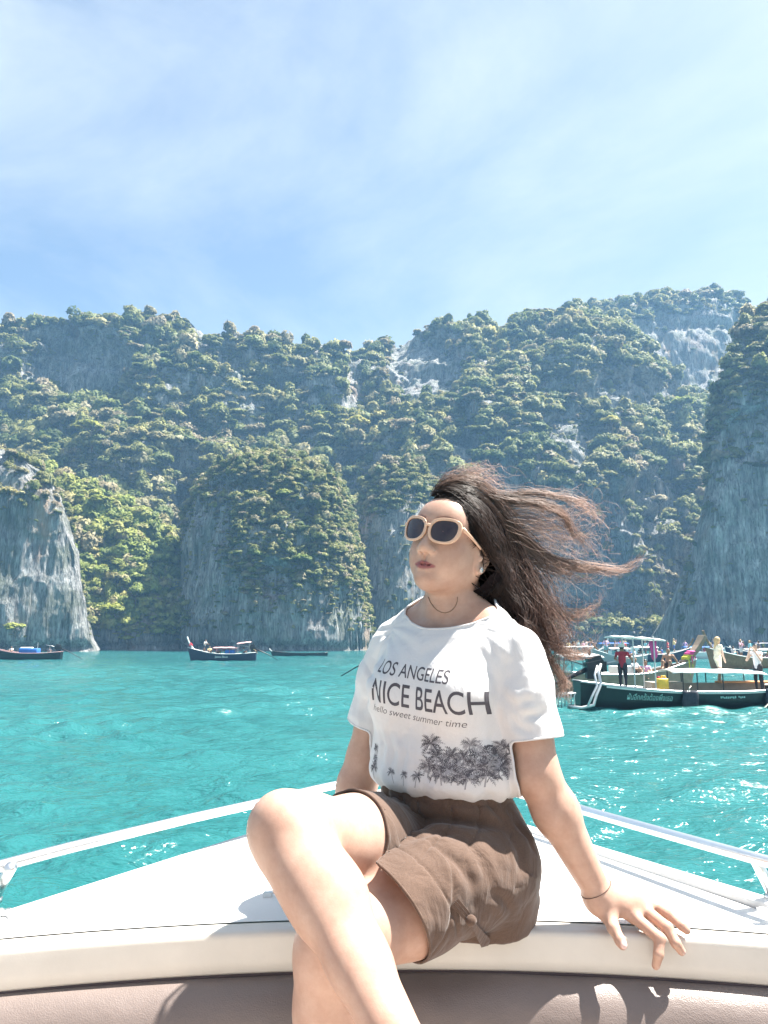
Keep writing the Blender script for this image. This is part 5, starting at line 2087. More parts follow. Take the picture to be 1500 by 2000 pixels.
M_HAIR = hair_material('dark_brown_hair', (0.008, 0.006, 0.006), (0.24, 0.135, 0.105), 0.25, 0.55)
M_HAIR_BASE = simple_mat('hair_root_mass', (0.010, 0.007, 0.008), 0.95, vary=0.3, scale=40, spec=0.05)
M_HAIR_SUNLIT = hair_material('sunlit_brown_hair', (0.030, 0.018, 0.015), (0.86, 0.63, 0.53), 0.55)  # brown hair paled along the strand, sunlight put into its colour


def spline(pts, n):
    p = np.array(pts, float)
    p = np.concatenate([[2 * p[0] - p[1]], p, [2 * p[-1] - p[-2]]])
    m = len(p) - 3
    t = np.linspace(0, m - 1e-6, n)
    i = t.astype(int); u = (t - i)[:, None]
    a, b, c, d = p[i], p[i + 1], p[i + 2], p[i + 3]
    return .5 * ((2 * b) + (-a + c) * u + (2 * a - 5 * b + 4 * c - d) * u * u + (-a + 3 * b - 3 * c + d) * u ** 3)


class Strands:
    def __init__(self, seed):
        self.V, self.F, self.T, self.rs, self.n = [], [], [], np.random.RandomState(seed), 0

    def add(self, pts, r0, r1, tone):
        n = len(pts)
        lift = .0015 + .004 * self.rs.rand()
        for i in range(n):
            if pts[i, 0] > .36:
                continue
            h = cap_bvh.find_nearest(Vector(pts[i]), .06)
            if h[0] is not None and (Vector(pts[i]) - h[0]).dot(h[1]) < lift:
                pts[i] = np.array(h[0] + h[1] * lift)
        d = np.gradient(pts, axis=0)
        d /= np.maximum(np.linalg.norm(d, axis=1, keepdims=True), 1e-9)
        a = np.cross(d, [0.3, 1.0, 0.2]); a /= np.maximum(np.linalg.norm(a, axis=1, keepdims=True), 1e-9)
        b = np.cross(d, a)
        r = np.linspace(r0, r1, n)[:, None]
        ring = [pts + r * (a * math.cos(k) + b * math.sin(k)) for k in (0, 2.094, 4.189)]
        V = np.stack(ring, 1).reshape(-1, 3)
        self.V.append(V)
        self.F.append(grid_faces(n, 3, True) + self.n)
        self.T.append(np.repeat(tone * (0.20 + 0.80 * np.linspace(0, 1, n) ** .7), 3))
        self.n += len(V)

    def lock(self, guide, count, R0, R1, wave=.006, freq=2.0, frizz=.004, r=(.00042, .0002), tone=(.0, .5), n=28, spread_len=.5, sub=5, mid=None):
        rs = self.rs
        g = spline(PA(guide), 60)
        # sub-locks share a wave so the hair clumps
        for s in range(sub):
            ph = rs.rand(3) * 6.28
            off = rs.normal(size=3); off /= np.linalg.norm(off)
            so = off * rs.rand() ** .5
            fr = freq * (.8 + .4 * rs.rand())
            for c in range(max(1, count // sub)):
                end = 1 - spread_len * rs.rand() ** .7
                st = 0.10 * rs.rand() * (rs.rand() < .5)
                t = np.linspace(st, end, n)
                p = np.stack([np.interp(t * 59, np.arange(60), g[:, k]) for k in range(3)], -1)
                o = so * .62 + rs.normal(size=3) * .36
                rad = R0 + (R1 - R0) * t
                if mid is not None:
                    rad = rad + mid * np.sin(math.pi * t)
                p = p + o * rad[:, None]
                w = wave * t ** .8
                p = p + np.stack([np.sin(fr * 6.28 * t + ph[k]) * (1.0, .6, 1.0)[k] for k in range(3)], -1) * w[:, None]
                if frizz:
                    q = rs.normal(size=3) * frizz * 1.2
                    w2 = frizz * t ** 1.5
                    f2 = 3 + 5 * rs.rand()
                    p = p + np.stack([np.sin(f2 * 6.28 * t + rs.rand() * 6.28) for k in range(3)], -1) * w2[:, None] * .7 + q * (t ** 2)[:, None]
                self.add(p, r[0] * (.7 + .6 * rs.rand()), r[1], tone[0] + (tone[1] - tone[0]) * rs.rand())

    def build(self, name, mat, parent):
        me = mesh_np(name, np.concatenate(self.V), np.concatenate(self.F))
        add_attr(me, 'tone', np.concatenate(self.T).astype(np.float32))
        return link(name, me, mat, parent)


def add_hair(parent):
    # close-fitting mass over the skull and down behind the neck
    S = Solid(axis_range(0.0, 0.40, .004), axis_range(1.46, 1.86, .004), axis_range(2.26, 2.64, .004))
    S.ell(H(-.016, 0, .046), (.098, .079, .083), HR, .02)
    S.cap(H(-.055, .028, .02), H(-.060, .040, -.050), .062, .050, .03)
    S.cap(H(-.030, .060, .020), H(-.040, .072, -.030), .026, .026, .03)
    S.cap(H(-.060, .035, -.045), np_(P(985, 1150, 1.655)), .050, .046, .03)
    S.cap(np_(P(975, 1100, 1.645)), np_(P(1010, 1190, 1.635)), .030, .040, .03)
    S.cap(np_(P(1000, 1170, 1.640)), np_(P(1048, 1245, 1.615)), .034, .024, .02)
    V, F = S.mesh(2)
    n = vnormals(V, F)
    loc = (V - HEAD) @ HR / HS
    f, l, u = loc[:, 0], loc[:, 1], loc[:, 2]
    V = V + n * (.0022 * fbm(np.stack([l * 150 + f * 60, f * 30, u * 25], -1), 3, 7, ridged=True))[:, None]
    # hairline: over the forehead, down the temple, then in front of and behind the ear
    au = np.clip(u, -.03, .12)
    line = np.interp(au, [-.03, .0, .02, .045, .065, .085, .105], [-.012, .010, .026, .044, .060, .072, .090]) - .20 * np.clip(np.abs(l) - .02, 0, .06) * (au > .04)
    keep = f - line
    keep = np.where(u < -.035, np.maximum(f + .020, keep - .0), keep)
    ear = 1 - smooth01(np.sqrt(((f + .004) / .030) ** 2 + ((u + .012) / .042) ** 2), .85, 1.0)
    keep = np.where(l > .03, np.maximum(keep, (ear - .5) * .02), keep)
    V2, T = clip(V, F, keep)
    me = mesh_np('hair_mass', V2, T)
    add_attr(me, 'tone', (0.08 + .12 * np.clip(fbm(V2 * 60, 2, 3), 0, 1)).astype(np.float32))
    hair = link('hair', me, M_HAIR_BASE, parent)
    global cap_bvh
    cap_bvh = BVHTree.FromPolygons([tuple(v) for v in V], [tuple(q) for q in F])
    a = Strands(11)
    # dark strands combed back from the hairline over the side of the head and down behind the ear
    rows = np.linspace(0, 1, 26)
    for t in rows:
        # root runs along the hairline from the parting to the temple
        f0, l0, u0 = np.interp(t, [0, .3, .6, 1], [.080, .074, .062, .030]), np.interp(t, [0, .3, .6, 1], [-.012, .026, .050, .074]), np.interp(t, [0, .3, .6, 1], [.092, .080, .056, .012])
        r0 = H(f0, l0, u0); r1 = H(f0 * .5 - .015, l0 * .6 + .040, u0 * .75 + .016); r2 = H(-.045, .080 - .01 * t, .02 - .03 * t)
        e1 = np_(P(968 + 22 * (1 - t), 1115 + 10 * t, 1.625)); e2 = np_(P(1000 + 30 * (1 - t) - 15 * t, 1185, 1.615)); e3 = np_(P(1040 + 30 * (1 - t), 1250 + 40 * (1 - t), 1.595))
        g = spline([r0, r1, r2, e1, e2, e3], 40)
        for c in range(24):
            o = a.rs.normal(size=3) * .005
            tt = np.linspace(0, 1 - .6 * a.rs.rand() ** .8, 26)
            p = np.stack([np.interp(tt * 39, np.arange(40), g[:, k]) for k in range(3)], -1)
            p = p + o * (.3 + 2.2 * tt)[:, None] + .003 * np.sin(tt * 12 + a.rs.rand() * 6)[:, None] * a.rs.normal(size=3)
            a.add(p, .0007, .0004, .02 + .22 * a.rs.rand() ** 2)
    # fine short hairs softening the hairline
    for c in range(260):
        t = a.rs.rand()
        f0, l0, u0 = np.interp(t, [0, .3, .6, 1], [.083, .079, .068, .036]), np.interp(t, [0, .3, .6, 1], [-.014, .025, .049, .073]), np.interp(t, [0, .3, .6, 1], [.088, .076, .052, .006])
        j_ = a.rs.normal(size=3) * .004
        r0 = H(f0 + j_[0], l0 + j_[1] * .5, u0 + j_[2]); r1 = H(f0 - .020 + j_[1], l0 + .012, u0 + .014 + j_[0]); r2 = H(f0 - .055, l0 + .016 + j_[2], u0 + .012 + j_[1])
        a.add(spline([r0, r1, r2], 12), .0003, .0002, .05 + .1 * a.rs.rand())
    # dark wave framing the forehead and temple
    a.lock([(858, 960, 1.560), (900, 984, 1.540), (930, 1022, 1.535), (946, 1058, 1.550), (962, 1092, 1.580), (985, 1135, 1.600), (1010, 1180, 1.600)], 300, .006, .014, .005, 1.3, .002, (.0006, .0003), (.02, .3), sub=12, spread_len=.35, mid=.006)
    a.lock([(850, 962, 1.565), (880, 962, 1.550), (915, 985, 1.545), (945, 1030, 1.555), (965, 1080, 1.585), (990, 1130, 1.605)], 220, .005, .014, .005, 1.3, .002, (.0006, .0003), (.02, .3), sub=10, spread_len=.35, mid=.006)
    # hair hanging behind the ear and down the side of the neck
    a.lock([(950, 1095, 1.612), (956, 1125, 1.610), (962, 1152, 1.608), (975, 1178, 1.600), (1000, 1205, 1.590)], 170, .014, .012, .005, 1.2, .003, (.0006, .0003), (.02, .25), sub=8)
    a.lock([(938, 1118, 1.628), (942, 1140, 1.628), (950, 1165, 1.622), (972, 1185, 1.610)], 130, .014, .012, .004, 1.2, .003, (.0006, .0003), (.02, .2), sub=6)
    a.lock([(965, 1085, 1.612), (980, 1120, 1.606), (992, 1150, 1.600), (1010, 1185, 1.592), (1030, 1225, 1.580)], 170, .014, .012, .007, 1.4, .004, (.0006, .0003), (.05, .4), sub=8)
    # locks falling over the shoulder
    Y0 = 1.60
    a.lock([(970, 1080, 1.62), (1000, 1150, 1.61), (1035, 1200, 1.585), (1030, 1240, 1.575), (1055, 1290, 1.57), (1085, 1340, 1.57)], 200, .022, .012, .020, 1.9, .005, (.0006, .0003), (.15, .7))
    a.lock([(985, 1060, 1.64), (1020, 1130, 1.63), (1055, 1195, 1.60), (1085, 1240, 1.585), (1075, 1290, 1.58), (1090, 1330, 1.58)], 190, .028, .018, .022, 2.0, .007, (.0006, .0003), (.2, 1.0), sub=8)
    a.lock([(990, 1040, 1.66), (1030, 1100, 1.66), (1060, 1160, 1.64), (1090, 1220, 1.62), (1105, 1270, 1.61), (1080, 1320, 1.60)], 120, .028, .022, .022, 1.9, .009, (.0006, .0003), (.3, 1.0), sub=8)
    a.lock([(1005, 1150, 1.60), (1022, 1195, 1.58), (1020, 1225, 1.57), (1035, 1255, 1.565), (1060, 1262, 1.57)], 60, .006, .004, .006, 1.2, .002, (.0006, .0003), (.1, .5), sub=2)
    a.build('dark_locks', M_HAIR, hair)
    b = Strands(23)
    # sunlit hair lifting off the crown
    b.lock([(846, 966, 1.575), (868, 948, 1.58), (905, 940, 1.59), (945, 955, 1.61), (985, 995, 1.63), (1020, 1060, 1.65), (1035, 1130, 1.65)], 230, .006, .022, .007, 1.3, .005, (.00038, .0002), (.0, .8), sub=14, mid=.006)
    b.lock([(852, 972, 1.56), (885, 958, 1.562), (925, 968, 1.575), (962, 1005, 1.595), (992, 1065, 1.615), (1015, 1130, 1.615)], 140, .006, .018, .006, 1.3, .004, (.00038, .0002), (.0, .15), sub=12, mid=.005)
    b.lock([(856, 955, 1.59), (880, 938, 1.60), (918, 930, 1.62), (958, 942, 1.64), (1000, 965, 1.66)], 170, .008, .026, .010, 1.8, .014, (.00034, .0002), (.5, 1.0), sub=26, mid=.008)
    # flying locks
    b.lock([(950, 970, 1.61), (1000, 980, 1.63), (1050, 984, 1.65), (1098, 1005, 1.66), (1118, 1040, 1.67), (1150, 1065, 1.68), (1176, 1098, 1.69)], 150, .012, .007, .008, 1.6, .006, (.00042, .0002), (.3, 1.0), sub=6)
    b.lock([(970, 1000, 1.62), (1020, 1050, 1.64), (1070, 1090, 1.66), (1120, 1105, 1.67), (1170, 1112, 1.68), (1215, 1118, 1.69), (1245, 1095, 1.70), (1264, 1062, 1.71)], 150, .016, .007, .008, 1.4, .006, (.00042, .0002), (.3, 1.0), sub=7)
    b.lock([(985, 1040, 1.63), (1030, 1075, 1.65), (1070, 1105, 1.66), (1110, 1118, 1.67), (1160, 1120, 1.68), (1200, 1112, 1.69)], 100, .022, .012, .010, 1.6, .008, (.00042, .0002), (.3, 1.0), sub=7)
    b.lock([(975, 975, 1.62), (1030, 965, 1.65), (1090, 972, 1.67), (1140, 985, 1.68), (1162, 1010, 1.68), (1168, 1030, 1.68)], 90, .010, .010, .008, 1.8, .010, (.00038, .0002), (.4, 1.0), sub=6)
    b.lock([(1000, 1100, 1.64), (1040, 1150, 1.65), (1085, 1190, 1.66), (1130, 1200, 1.66), (1162, 1190, 1.66), (1166, 1160, 1.66)], 130, .018, .008, .010, 1.5, .009, (.00038, .0002), (.4, 1.0), sub=6)
    b.lock([(1010, 1120, 1.63), (1050, 1200, 1.63), (1085, 1260, 1.62), (1120, 1275, 1.62), (1150, 1265, 1.62), (1172, 1240, 1.62)], 160, .018, .006, .010, 1.7, .008, (.00038, .0002), (.3, 1.0), sub=6)
    b.lock([(1040, 1220, 1.60), (1075, 1290, 1.59), (1105, 1335, 1.59), (1100, 1355, 1.59), (1075, 1350, 1.59)], 110, .014, .010, .012, 1.5, .006, (.00038, .0002), (.3, 1.0), sub=5)
    # broad frizzy veil between the locks
    for k, (y0, y1, x1) in enumerate([(985, 1010, 1150), (1000, 1060, 1140), (1030, 1090, 1170), (1060, 1140, 1120), (1090, 1180, 1130), (1000, 1000, 1170), (1040, 1040, 1160), (1120, 1230, 1130)]):
        b.lock([(965, y0 - 10, 1.63), (1010, y0 * .6 + y1 * .4 - 12, 1.65), (1070, y0 * .3 + y1 * .7 - 8, 1.67), (x1 - 25, y1, 1.68), (x1, y1 + 12, 1.68)], 75, .030, .046, .012, 2.4, .020, (.00034, .0002), (.6, 1.0), sub=22, spread_len=.6)
    b.build('sunlit_strands', M_HAIR_SUNLIT, hair)
    return hair


hair = add_hair(woman)
# ------------------------------------------------------------------ long-tail boats and the people on them
M_HULL_DARK = simple_mat('dark_green_paint', (0.010, 0.018, 0.019), 0.35, vary=0.25, scale=3, bumps=0.05)
M_HULL_NAVY = simple_mat('navy_paint', (0.02, 0.026, 0.06), 0.4, vary=0.2, scale=3)
M_HULL_TAN = simple_mat('weathered_tan_wood', (0.30, 0.235, 0.17), 0.7, vary=0.2, scale=4, bumps=0.1)
M_HULL_BROWN = simple_mat('brown_varnished_wood', (0.28, 0.15, 0.075), 0.5, vary=0.25, scale=5, bumps=0.1)
M_HULL_GREY = simple_mat('grey_hull_paint', (0.33, 0.36, 0.36), 0.5, vary=0.15, scale=4)
M_DECKWOOD = simple_mat('bare_deck_boards', (0.40, 0.36, 0.31), 0.8, vary=0.15, scale=6, bumps=0.1)
M_ORANGE = simple_mat('orange_varnish', (0.60, 0.28, 0.11), 0.5, vary=0.2, scale=6)
M_WHITE = simple_mat('white_paint', (0.78, 0.78, 0.76), 0.5, vary=0.06, scale=5)
M_CANVAS = simple_mat('white_canvas', (0.80, 0.80, 0.78), 0.85, vary=0.05, scale=3, bumps=0.1, bscale=20)
M_BLACK = simple_mat('black_metal', (0.02, 0.022, 0.026), 0.4, vary=0.3, scale=12)
M_GALV = simple_mat('galvanised_tube', (0.62, 0.63, 0.63), 0.35, 0.6, vary=0.1)
M_YELLOW = simple_mat('yellow_plastic', (0.75, 0.50, 0.06), 0.4, vary=0.08)
M_BLUE = simple_mat('blue_tarpaulin', (0.03, 0.14, 0.46), 0.6, vary=0.15, scale=3)
M_RED = simple_mat('red_cloth', (0.42, 0.03, 0.05), 0.7, vary=0.15)
M_PINK = simple_mat('pink_ribbon', (0.72, 0.10, 0.32), 0.7, vary=0.15)
M_LIME = simple_mat('yellow_green_ribbon', (0.68, 0.66, 0.10), 0.7, vary=0.15)
M_PINKROOF = simple_mat('faded_pink_canvas', (0.60, 0.36, 0.36), 0.8, vary=0.12)
M_MAT = simple_mat('black_rubber_mat', (0.035, 0.04, 0.055), 0.85, vary=0.3, scale=9, bumps=0.3, bscale=40)
M_TEALPAINT = simple_mat('pale_teal_lettering', (0.30, 0.55, 0.50), 0.6, vary=0.1)
M_ROPE = simple_mat('pale_rope', (0.62, 0.58, 0.50), 0.9, vary=0.15, scale=40)
M_P_SKIN = simple_mat('tanned_skin', (0.34, 0.20, 0.13), 0.55, vary=0.08)
M_P_SKIN2 = simple_mat('fair_skin', (0.56, 0.38, 0.29), 0.55, vary=0.08)
M_P_HAIR = simple_mat('black_hair', (0.012, 0.010, 0.010), 0.5)
M_P_BLOND = simple_mat('blond_hair', (0.45, 0.32, 0.17), 0.6)


def P_cloth(r, g, b):
    return simple_mat('cloth', (r, g, b), 0.85, vary=0.1, scale=20)


class Boat:
    """Local frame: x from stern (0) to bow (L), y to port, z up from the waterline."""

    def __init__(self, name, loc, heading, L, label, group=None, cat='boat'):
        self.o = empty(name, loc, label, cat, group, heading)
        self.L = L

    def put(self, mb, name, mat, smooth=False, bevel=0.0, parent=None):
        return mb.build(name, mat, parent or self.o, smooth, bevel)

    def hull(self, beam, free_mid, free_stern, free_bow, mat, rail_mat, deck_mat, stern_w=0.45, bow_x=0.0, draft=.35, deck_drop=0.22, n=26):
        L = self.L
        st = np.linspace(0, 1, n)
        wid = beam / 2 * np.minimum(1, (stern_w + (1 - stern_w) * np.sin(np.clip(st / .42, 0, 1) * math.pi / 2))) * np.clip(1 - np.clip((st - .52) / .48, 0, 1) ** 2.1, 0.02, 1)
        sheer = free_mid + (free_stern - free_mid) * np.clip(1 - st / .38, 0, 1) ** 1.8 + (free_bow - free_mid) * np.clip((st - .45) / .55, 0, 1) ** 2.2
        rake = bow_x * np.clip((st - .8) / .2, 0, 1) ** 2
        prof = [(0.0, -draft, 0), (.45, -draft, 0), (.72, -.10, 0), (.90, .45, 1), (1.0, 1.0, 1)]
        self.sheer, self.wid, self.st = sheer, wid, st
        V, rows = [], 2 * len(prof) - 1
        for i in range(n):
            full = [(-w, q, a) for (w, q, a) in reversed(prof[1:])] + prof
            for (w, q, a) in full:
                z = q * sheer[i] if a else q
                V.append((st[i] * L + rake[i] * max(z, 0) / max(sheer[i], .1), w * wid[i], z))
        F = grid_faces(n, rows)
        V = np.array(V)
        mb = MB()
        mb.add([tuple(v) for v in V], [tuple(f) for f in F])
        mb.add([tuple(v) for v in V[:rows]], [tuple(range(rows))])
        self.put(mb, 'hull', mat, True).data.polygons.foreach_set('use_smooth', [True] * (len(F) + 1))
        for sg, col in ((1, rows - 1), (-1, 0)):
            e = V.reshape(n, rows, 3)[:, col]
            m2 = MB().tube([tuple(p + np.array([0, 0, .015])) for p in e], .035, 6)
            self.put(m2, 'gunwale', rail_mat, True)
        # deck planks inside
        k0, k1 = 1, n - 4
        npl = 5
        for j in range(npl):
            a, b = -0.94 + 1.88 * j / npl + .012, -0.94 + 1.88 * (j + 1) / npl - .012
            m3 = MB()
            Vd = []
            for i in range(k0, k1):
                for t in (a, b):
                    Vd.append((st[i] * L, t * wid[i] * .95, sheer[i] - deck_drop))
            m3.add(Vd, [tuple(f) for f in grid_faces(k1 - k0, 2)])
            self.put(m3, 'deck_plank', deck_mat)
        return self

    def z_at(self, x):
        return float(np.interp(x / self.L, self.st, self.sheer))

    def w_at(self, x):
        return float(np.interp(x / self.L, self.st, self.wid))

    def prow(self, height, mat, ribbons=(), w=.30, lean=.55, thick=.16):
        L = self.L
        z0 = self.z_at(L) - .15
        a = Vector((L - .25, 0, z0)); b = Vector((L + lean, 0, z0 + height))
        ax = (b - a).normalized(); up = Vector((0, 1, 0)); fr = ax.cross(up)
        V, n = [], 6
        for i in range(n + 1):
            t = i / n
            c = a.lerp(b, t) + fr * (-.10 * math.sin(math.pi * t))
            ww, tt = w * (.55 + .45 * t), thick * (1 - .35 * t)
            for sx, sy in ((-1, -1), (1, -1), (1, 1), (-1, 1)):
                V.append(c + up * sx * ww / 2 + fr * sy * tt / 2)
        mb = MB().add(V, [(i * 4 + k, i * 4 + (k + 1) % 4, (i + 1) * 4 + (k + 1) % 4, (i + 1) * 4 + k) for i in range(n) for k in range(4)] + [(0, 1, 2, 3), (n * 4 + 3, n * 4 + 2, n * 4 + 1, n * 4)])
        o = self.put(mb, 'prow_post', mat, False, .02)
        for (t, m, r) in ribbons:
            c = a.lerp(b, t)
            mm = MB()
            for k in range(5):
                mm.ball(c + ax * (.05 * (k - 2)), (thick * .75 + .03 * ((k * 7) % 3), w * .42 + .02 * ((k * 5) % 3), .05), 9, 6)
            for k in range(7):
                an = k * .9
                s = c + Vector((math.cos(an) * .14, math.sin(an) * .18, 0))
                mm.tube([s, s + Vector((math.cos(an) * .08, math.sin(an) * .1, -.16)), s + Vector((math.cos(an) * .06, math.sin(an) * .13, -r - .1 * (k % 3)))], [.035, .03, .012], 5)
            mm.build('ribbon_garland', m, o, True)
        return o

    def awning(self, x0, x1, half, z, mat, posts=None, sag=.10, zend=None, post_mat=None, foot=None, thick=.03):
        n, mth = 12, 7
        V = []
        for i in range(n):
            t = i / (n - 1)
            x = x0 + (x1 - x0) * t
            for j in range(mth):
                s = j / (mth - 1) * 2 - 1
                zz = z + (0 if zend is None else (zend - z) * t) + sag * (1 - s * s) - .03 * math.sin(math.pi * t * 3) ** 2 - .05 * (abs(t - .5) > .47)
                V.append((x, s * half, zz))
        F = grid_faces(n, mth)
        mb = MB().add(V, [tuple(f) for f in F])
        o = self.put(mb, 'awning', mat, True)
        sd = o.modifiers.new('thickness', 'SOLIDIFY'); sd.thickness = thick
        for x in (posts or []):
            t = (x - x0) / (x1 - x0)
            zt_ = z + (0 if zend is None else (zend - z) * t)
            for s in (-1, 1):
                zf = (self.z_at(x) - .2) if foot is None else foot
                self.put(MB().tube([(x, s * min(half, self.w_at(x)) * .92, zf), (x, s * half * .92, zt_)], .02, 6), 'awning_post', post_mat or M_BLACK)
        return o

    def engine(self, x=-.1, big=True):
        z = self.z_at(0) + .55
        g = empty('engine', (0, 0, 0), None, None, None, 0, self.o)
        mb = MB().box((x + .30, 0, z), (.62, .40, .30), Euler((0, R(-12), 0))).box((x + .28, 0, z + .22), (.50, .34, .16), Euler((0, R(-12), 0)))
        mb.box((x + .62, 0, z - .05), (.16, .34, .36)).tube([(x + .2, .16, z + .32), (x + .2, .16, z + .55)], .05, 8)
        for k in range(4):
            mb.tube([(x + .1 + .12 * k, .22, z - .1), (x + .1 + .12 * k, .22, z + .18)], .035, 6)
        mb.build('engine_block', M_BLACK, g, False, .015)
        MB().tube([(x + .55, 0, z + .02), (x + 1.3, .1, z + .18), (x + 1.75, .12, z + .26)], .025, 6).build('tiller', M_GALV, g, True)
        MB().tube([(x + .1, 0, z - .05), (x - .5, -.05, z + .14), (x - .62, -.05, z + .17)], .022, 6).build('rear_handle', M_BLACK, g, True)
        MB().tube([(x + .1, 0, z - .12), (x - .6, 0, z - .42), (x - 1.4, 0, z - .75), (x - 2.6, 0, z - 1.45)], [.09, .07, .04, .03], 8).build('tail_shaft', M_BLACK, g, True)
        MB().box((x + .25, 0, z - .30), (.5, .3, .35)).build('engine_mount', M_BLACK, g, False, .02)
        return g


def figure(name, joints, label, mats, group=None, hat=None, scale=1.0, step=.022, hair_long=False, loc=(0, 0, 0), cat='person'):
    """A small person as one continuous body; joints in metres relative to loc."""
    j = {k: np.array(v, float) for k, v in joints.items()}
    allp = np.array(list(j.values()))
    lo, hi = allp.min(0) - .22, allp.max(0) + .25
    S = Solid(*[np.arange(lo[k], hi[k], step) for k in range(3)])
    sh, hp = (j['sh_l'] + j['sh_r']) / 2, (j['hip_l'] + j['hip_r']) / 2
    S.cap(hp, hp * .5 + sh * .5, .125, .115, .05); S.cap(hp * .5 + sh * .5, sh + [0, 0, -.05], .12, .125, .05)
    S.cap(j['sh_l'] + [0, 0, -.03], j['sh_r'] + [0, 0, -.03], .065, .065, .04)
    S.cap(sh, j['head'] + [0, 0, -.1], .055, .05, .03)
    S.ell(j['head'], (.088, .095, .118), None, .02)
    S.ell(j['head'] + np.array(j.get('face', np.array([0, -.09, -.02]))) , (.02, .02, .025), None, .02)
    for s in 'lr':
        S.cap(j['sh_' + s], j['el_' + s], .052, .042, .03); S.cap(j['el_' + s], j['ha_' + s], .042, .028, .02)
        d = j['ha_' + s] - j['el_' + s]; d = d / np.linalg.norm(d)
        S.cap(j['ha_' + s], j['ha_' + s] + d * .11, .034, .022, .02)
        S.cap(j['hip_' + s], j['kn_' + s], .088, .058, .04); S.cap(j['kn_' + s], j['an_' + s], .056, .036, .03)
        fd = j.get('toe', np.array([0, -.2, -.03]))
        S.cap(j['an_' + s], j['an_' + s] + fd, .042, .03, .02)
    V, F = S.mesh(1)
    me = mesh_np('body', V, F)
    for m in mats.values():
        me.materials.append(m)
    keys = list(mats.keys())
    c = V[F].mean(1)
    mi = np.zeros(len(F), np.int32)

    def dseg(a, b):
        ba = b - a
        t = np.clip(((c - a) @ ba) / (ba @ ba), 0, 1)
        return np.linalg.norm(c - a - t[:, None] * ba, axis=1), t
    dt, tt = dseg(hp, sh)
    if 'shirt' in keys:
        mi[(dt < .20) & (c[:, 2] < sh[2] + .05)] = keys.index('shirt')
        for s in 'lr':
            d1, t1 = dseg(j['sh_' + s], j['el_' + s])
            mi[(d1 < .085) & (t1 < .62)] = keys.index('shirt')
            if 'sleeveless' in keys:
                mi[(d1 < .07) & (t1 > .25) & (dt > .13)] = 0
    for s in 'lr':
        d1, t1 = dseg(j['hip_' + s], j['kn_' + s]); d2, t2 = dseg(j['kn_' + s], j['an_' + s])
        if 'trousers' in keys:
            mi[(d1 < .12) & (tt < .25)] = keys.index('trousers'); mi[(d2 < .09) & (t2 < .95)] = keys.index('trousers')
            mi[(d1 < .12) & (t1 > .2)] = keys.index('trousers')
        if 'shorts' in keys:
            mi[(d1 < .13) & (t1 < .75) & (tt < .22)] = keys.index('shorts')
            mi[(d1 < .13) & (t1 > .2) & (t1 < .75)] = keys.index('shorts')
    hd = c - j['head']
    fdir = np.array(j.get('face', np.array([0, -.09, -.02])), float); fdir = fdir / np.linalg.norm(fdir)
    r = np.linalg.norm(hd, axis=1)
    mi[(r < .15) & (c[:, 2] > j['head'][2] - .06) & ((hd @ fdir < .02) | (hd[:, 2] > .06))] = keys.index('hair')
    me.polygons.foreach_set('material_index', mi)
    root = empty(name, loc, label, cat, group)
    b = link('body', me, None, root)
    if hair_long:
        S2 = Solid(*[np.arange(lo[k], hi[k], step * .8) for k in range(3)])
        S2.ell(j['head'] - fdir * .02 + [0, 0, .015], (.105, .11, .125), None, .02)
        S2.cap(j['head'] - fdir * .06, j['head'] - fdir * .09 + [0, 0, -.32], .085, .06, .04)
        V2, F2 = S2.mesh(1)
        V3, T3 = clip(V2, F2, (V2 - j['head']) @ fdir - .035)
        link('hair', mesh_np('hair', V3, T3), mats['hair'], root)
    if hat is not None:
        q = j['head']
        mb = MB()
        prof = [(.02, .15), (.085, .145), (.11, .10), (.118, .045), (.175, .015), (.178, .005), (.112, .03)]
        V = [(q[0] + r_ * math.cos(2 * math.pi * k / 14), q[1] + r_ * math.sin(2 * math.pi * k / 14), q[2] + z_) for r_, z_ in prof for k in range(14)]
        mb.add(V, [tuple(f) for f in grid_faces(len(prof), 14, True)] + [tuple(range(14))])
        mb.build('bucket_hat', hat, root, True)
    return root


def stand(x=0, y=0, z=0, h=1.62, yaw=0.0, arms='down', lean=0.0, spread=.10, step_=0.0):
    """Joint set for an upright person facing yaw (0 = towards the viewer)."""
    s = h / 1.70
    c, n = math.cos(yaw), math.sin(yaw)
    T = lambda a, b, u: np.array([x + (a * c - b * n) * s, y + (a * n + b * c) * s, z + u * s])
    d = dict(head=T(0, -lean, 1.56), sh_l=T(.18, -lean * .8, 1.36), sh_r=T(-.18, -lean * .8, 1.36), hip_l=T(.09, 0, .90), hip_r=T(-.09, 0, .90),
             kn_l=T(spread, -.02 - step_, .48), kn_r=T(-spread, -.02, .48), an_l=T(spread, .02 - step_ * .5, .07), an_r=T(-spread, .02, .07))
    A = {'down': ((.25, -.02, 1.08), (.24, -.10, .84)), 'camera': ((.27, -.16, 1.12), (.08, -.24, 1.46)), 'hips': ((.36, .04, 1.12), (.18, -.08, .96)),
         'reach': ((.30, -.16, 1.14), (.30, -.40, 1.08)), 'up': ((.34, -.06, 1.50), (.16, -.1, 1.72))}[arms]
    for sg, k in ((1, 'l'), (-1, 'r')):
        d['el_' + k] = T(sg * A[0][0], A[0][1] - lean * .5, A[0][2]); d['ha_' + k] = T(sg * A[1][0], A[1][1] - lean * .5, A[1][2])
    d['face'] = (T(0, -.09, 0) - T(0, 0, 0)) + np.array([0, 0, -.02])
    d['toe'] = (T(0, -.15, 0) - T(0, 0, 0)) + np.array([0, 0, -.03])
    return d


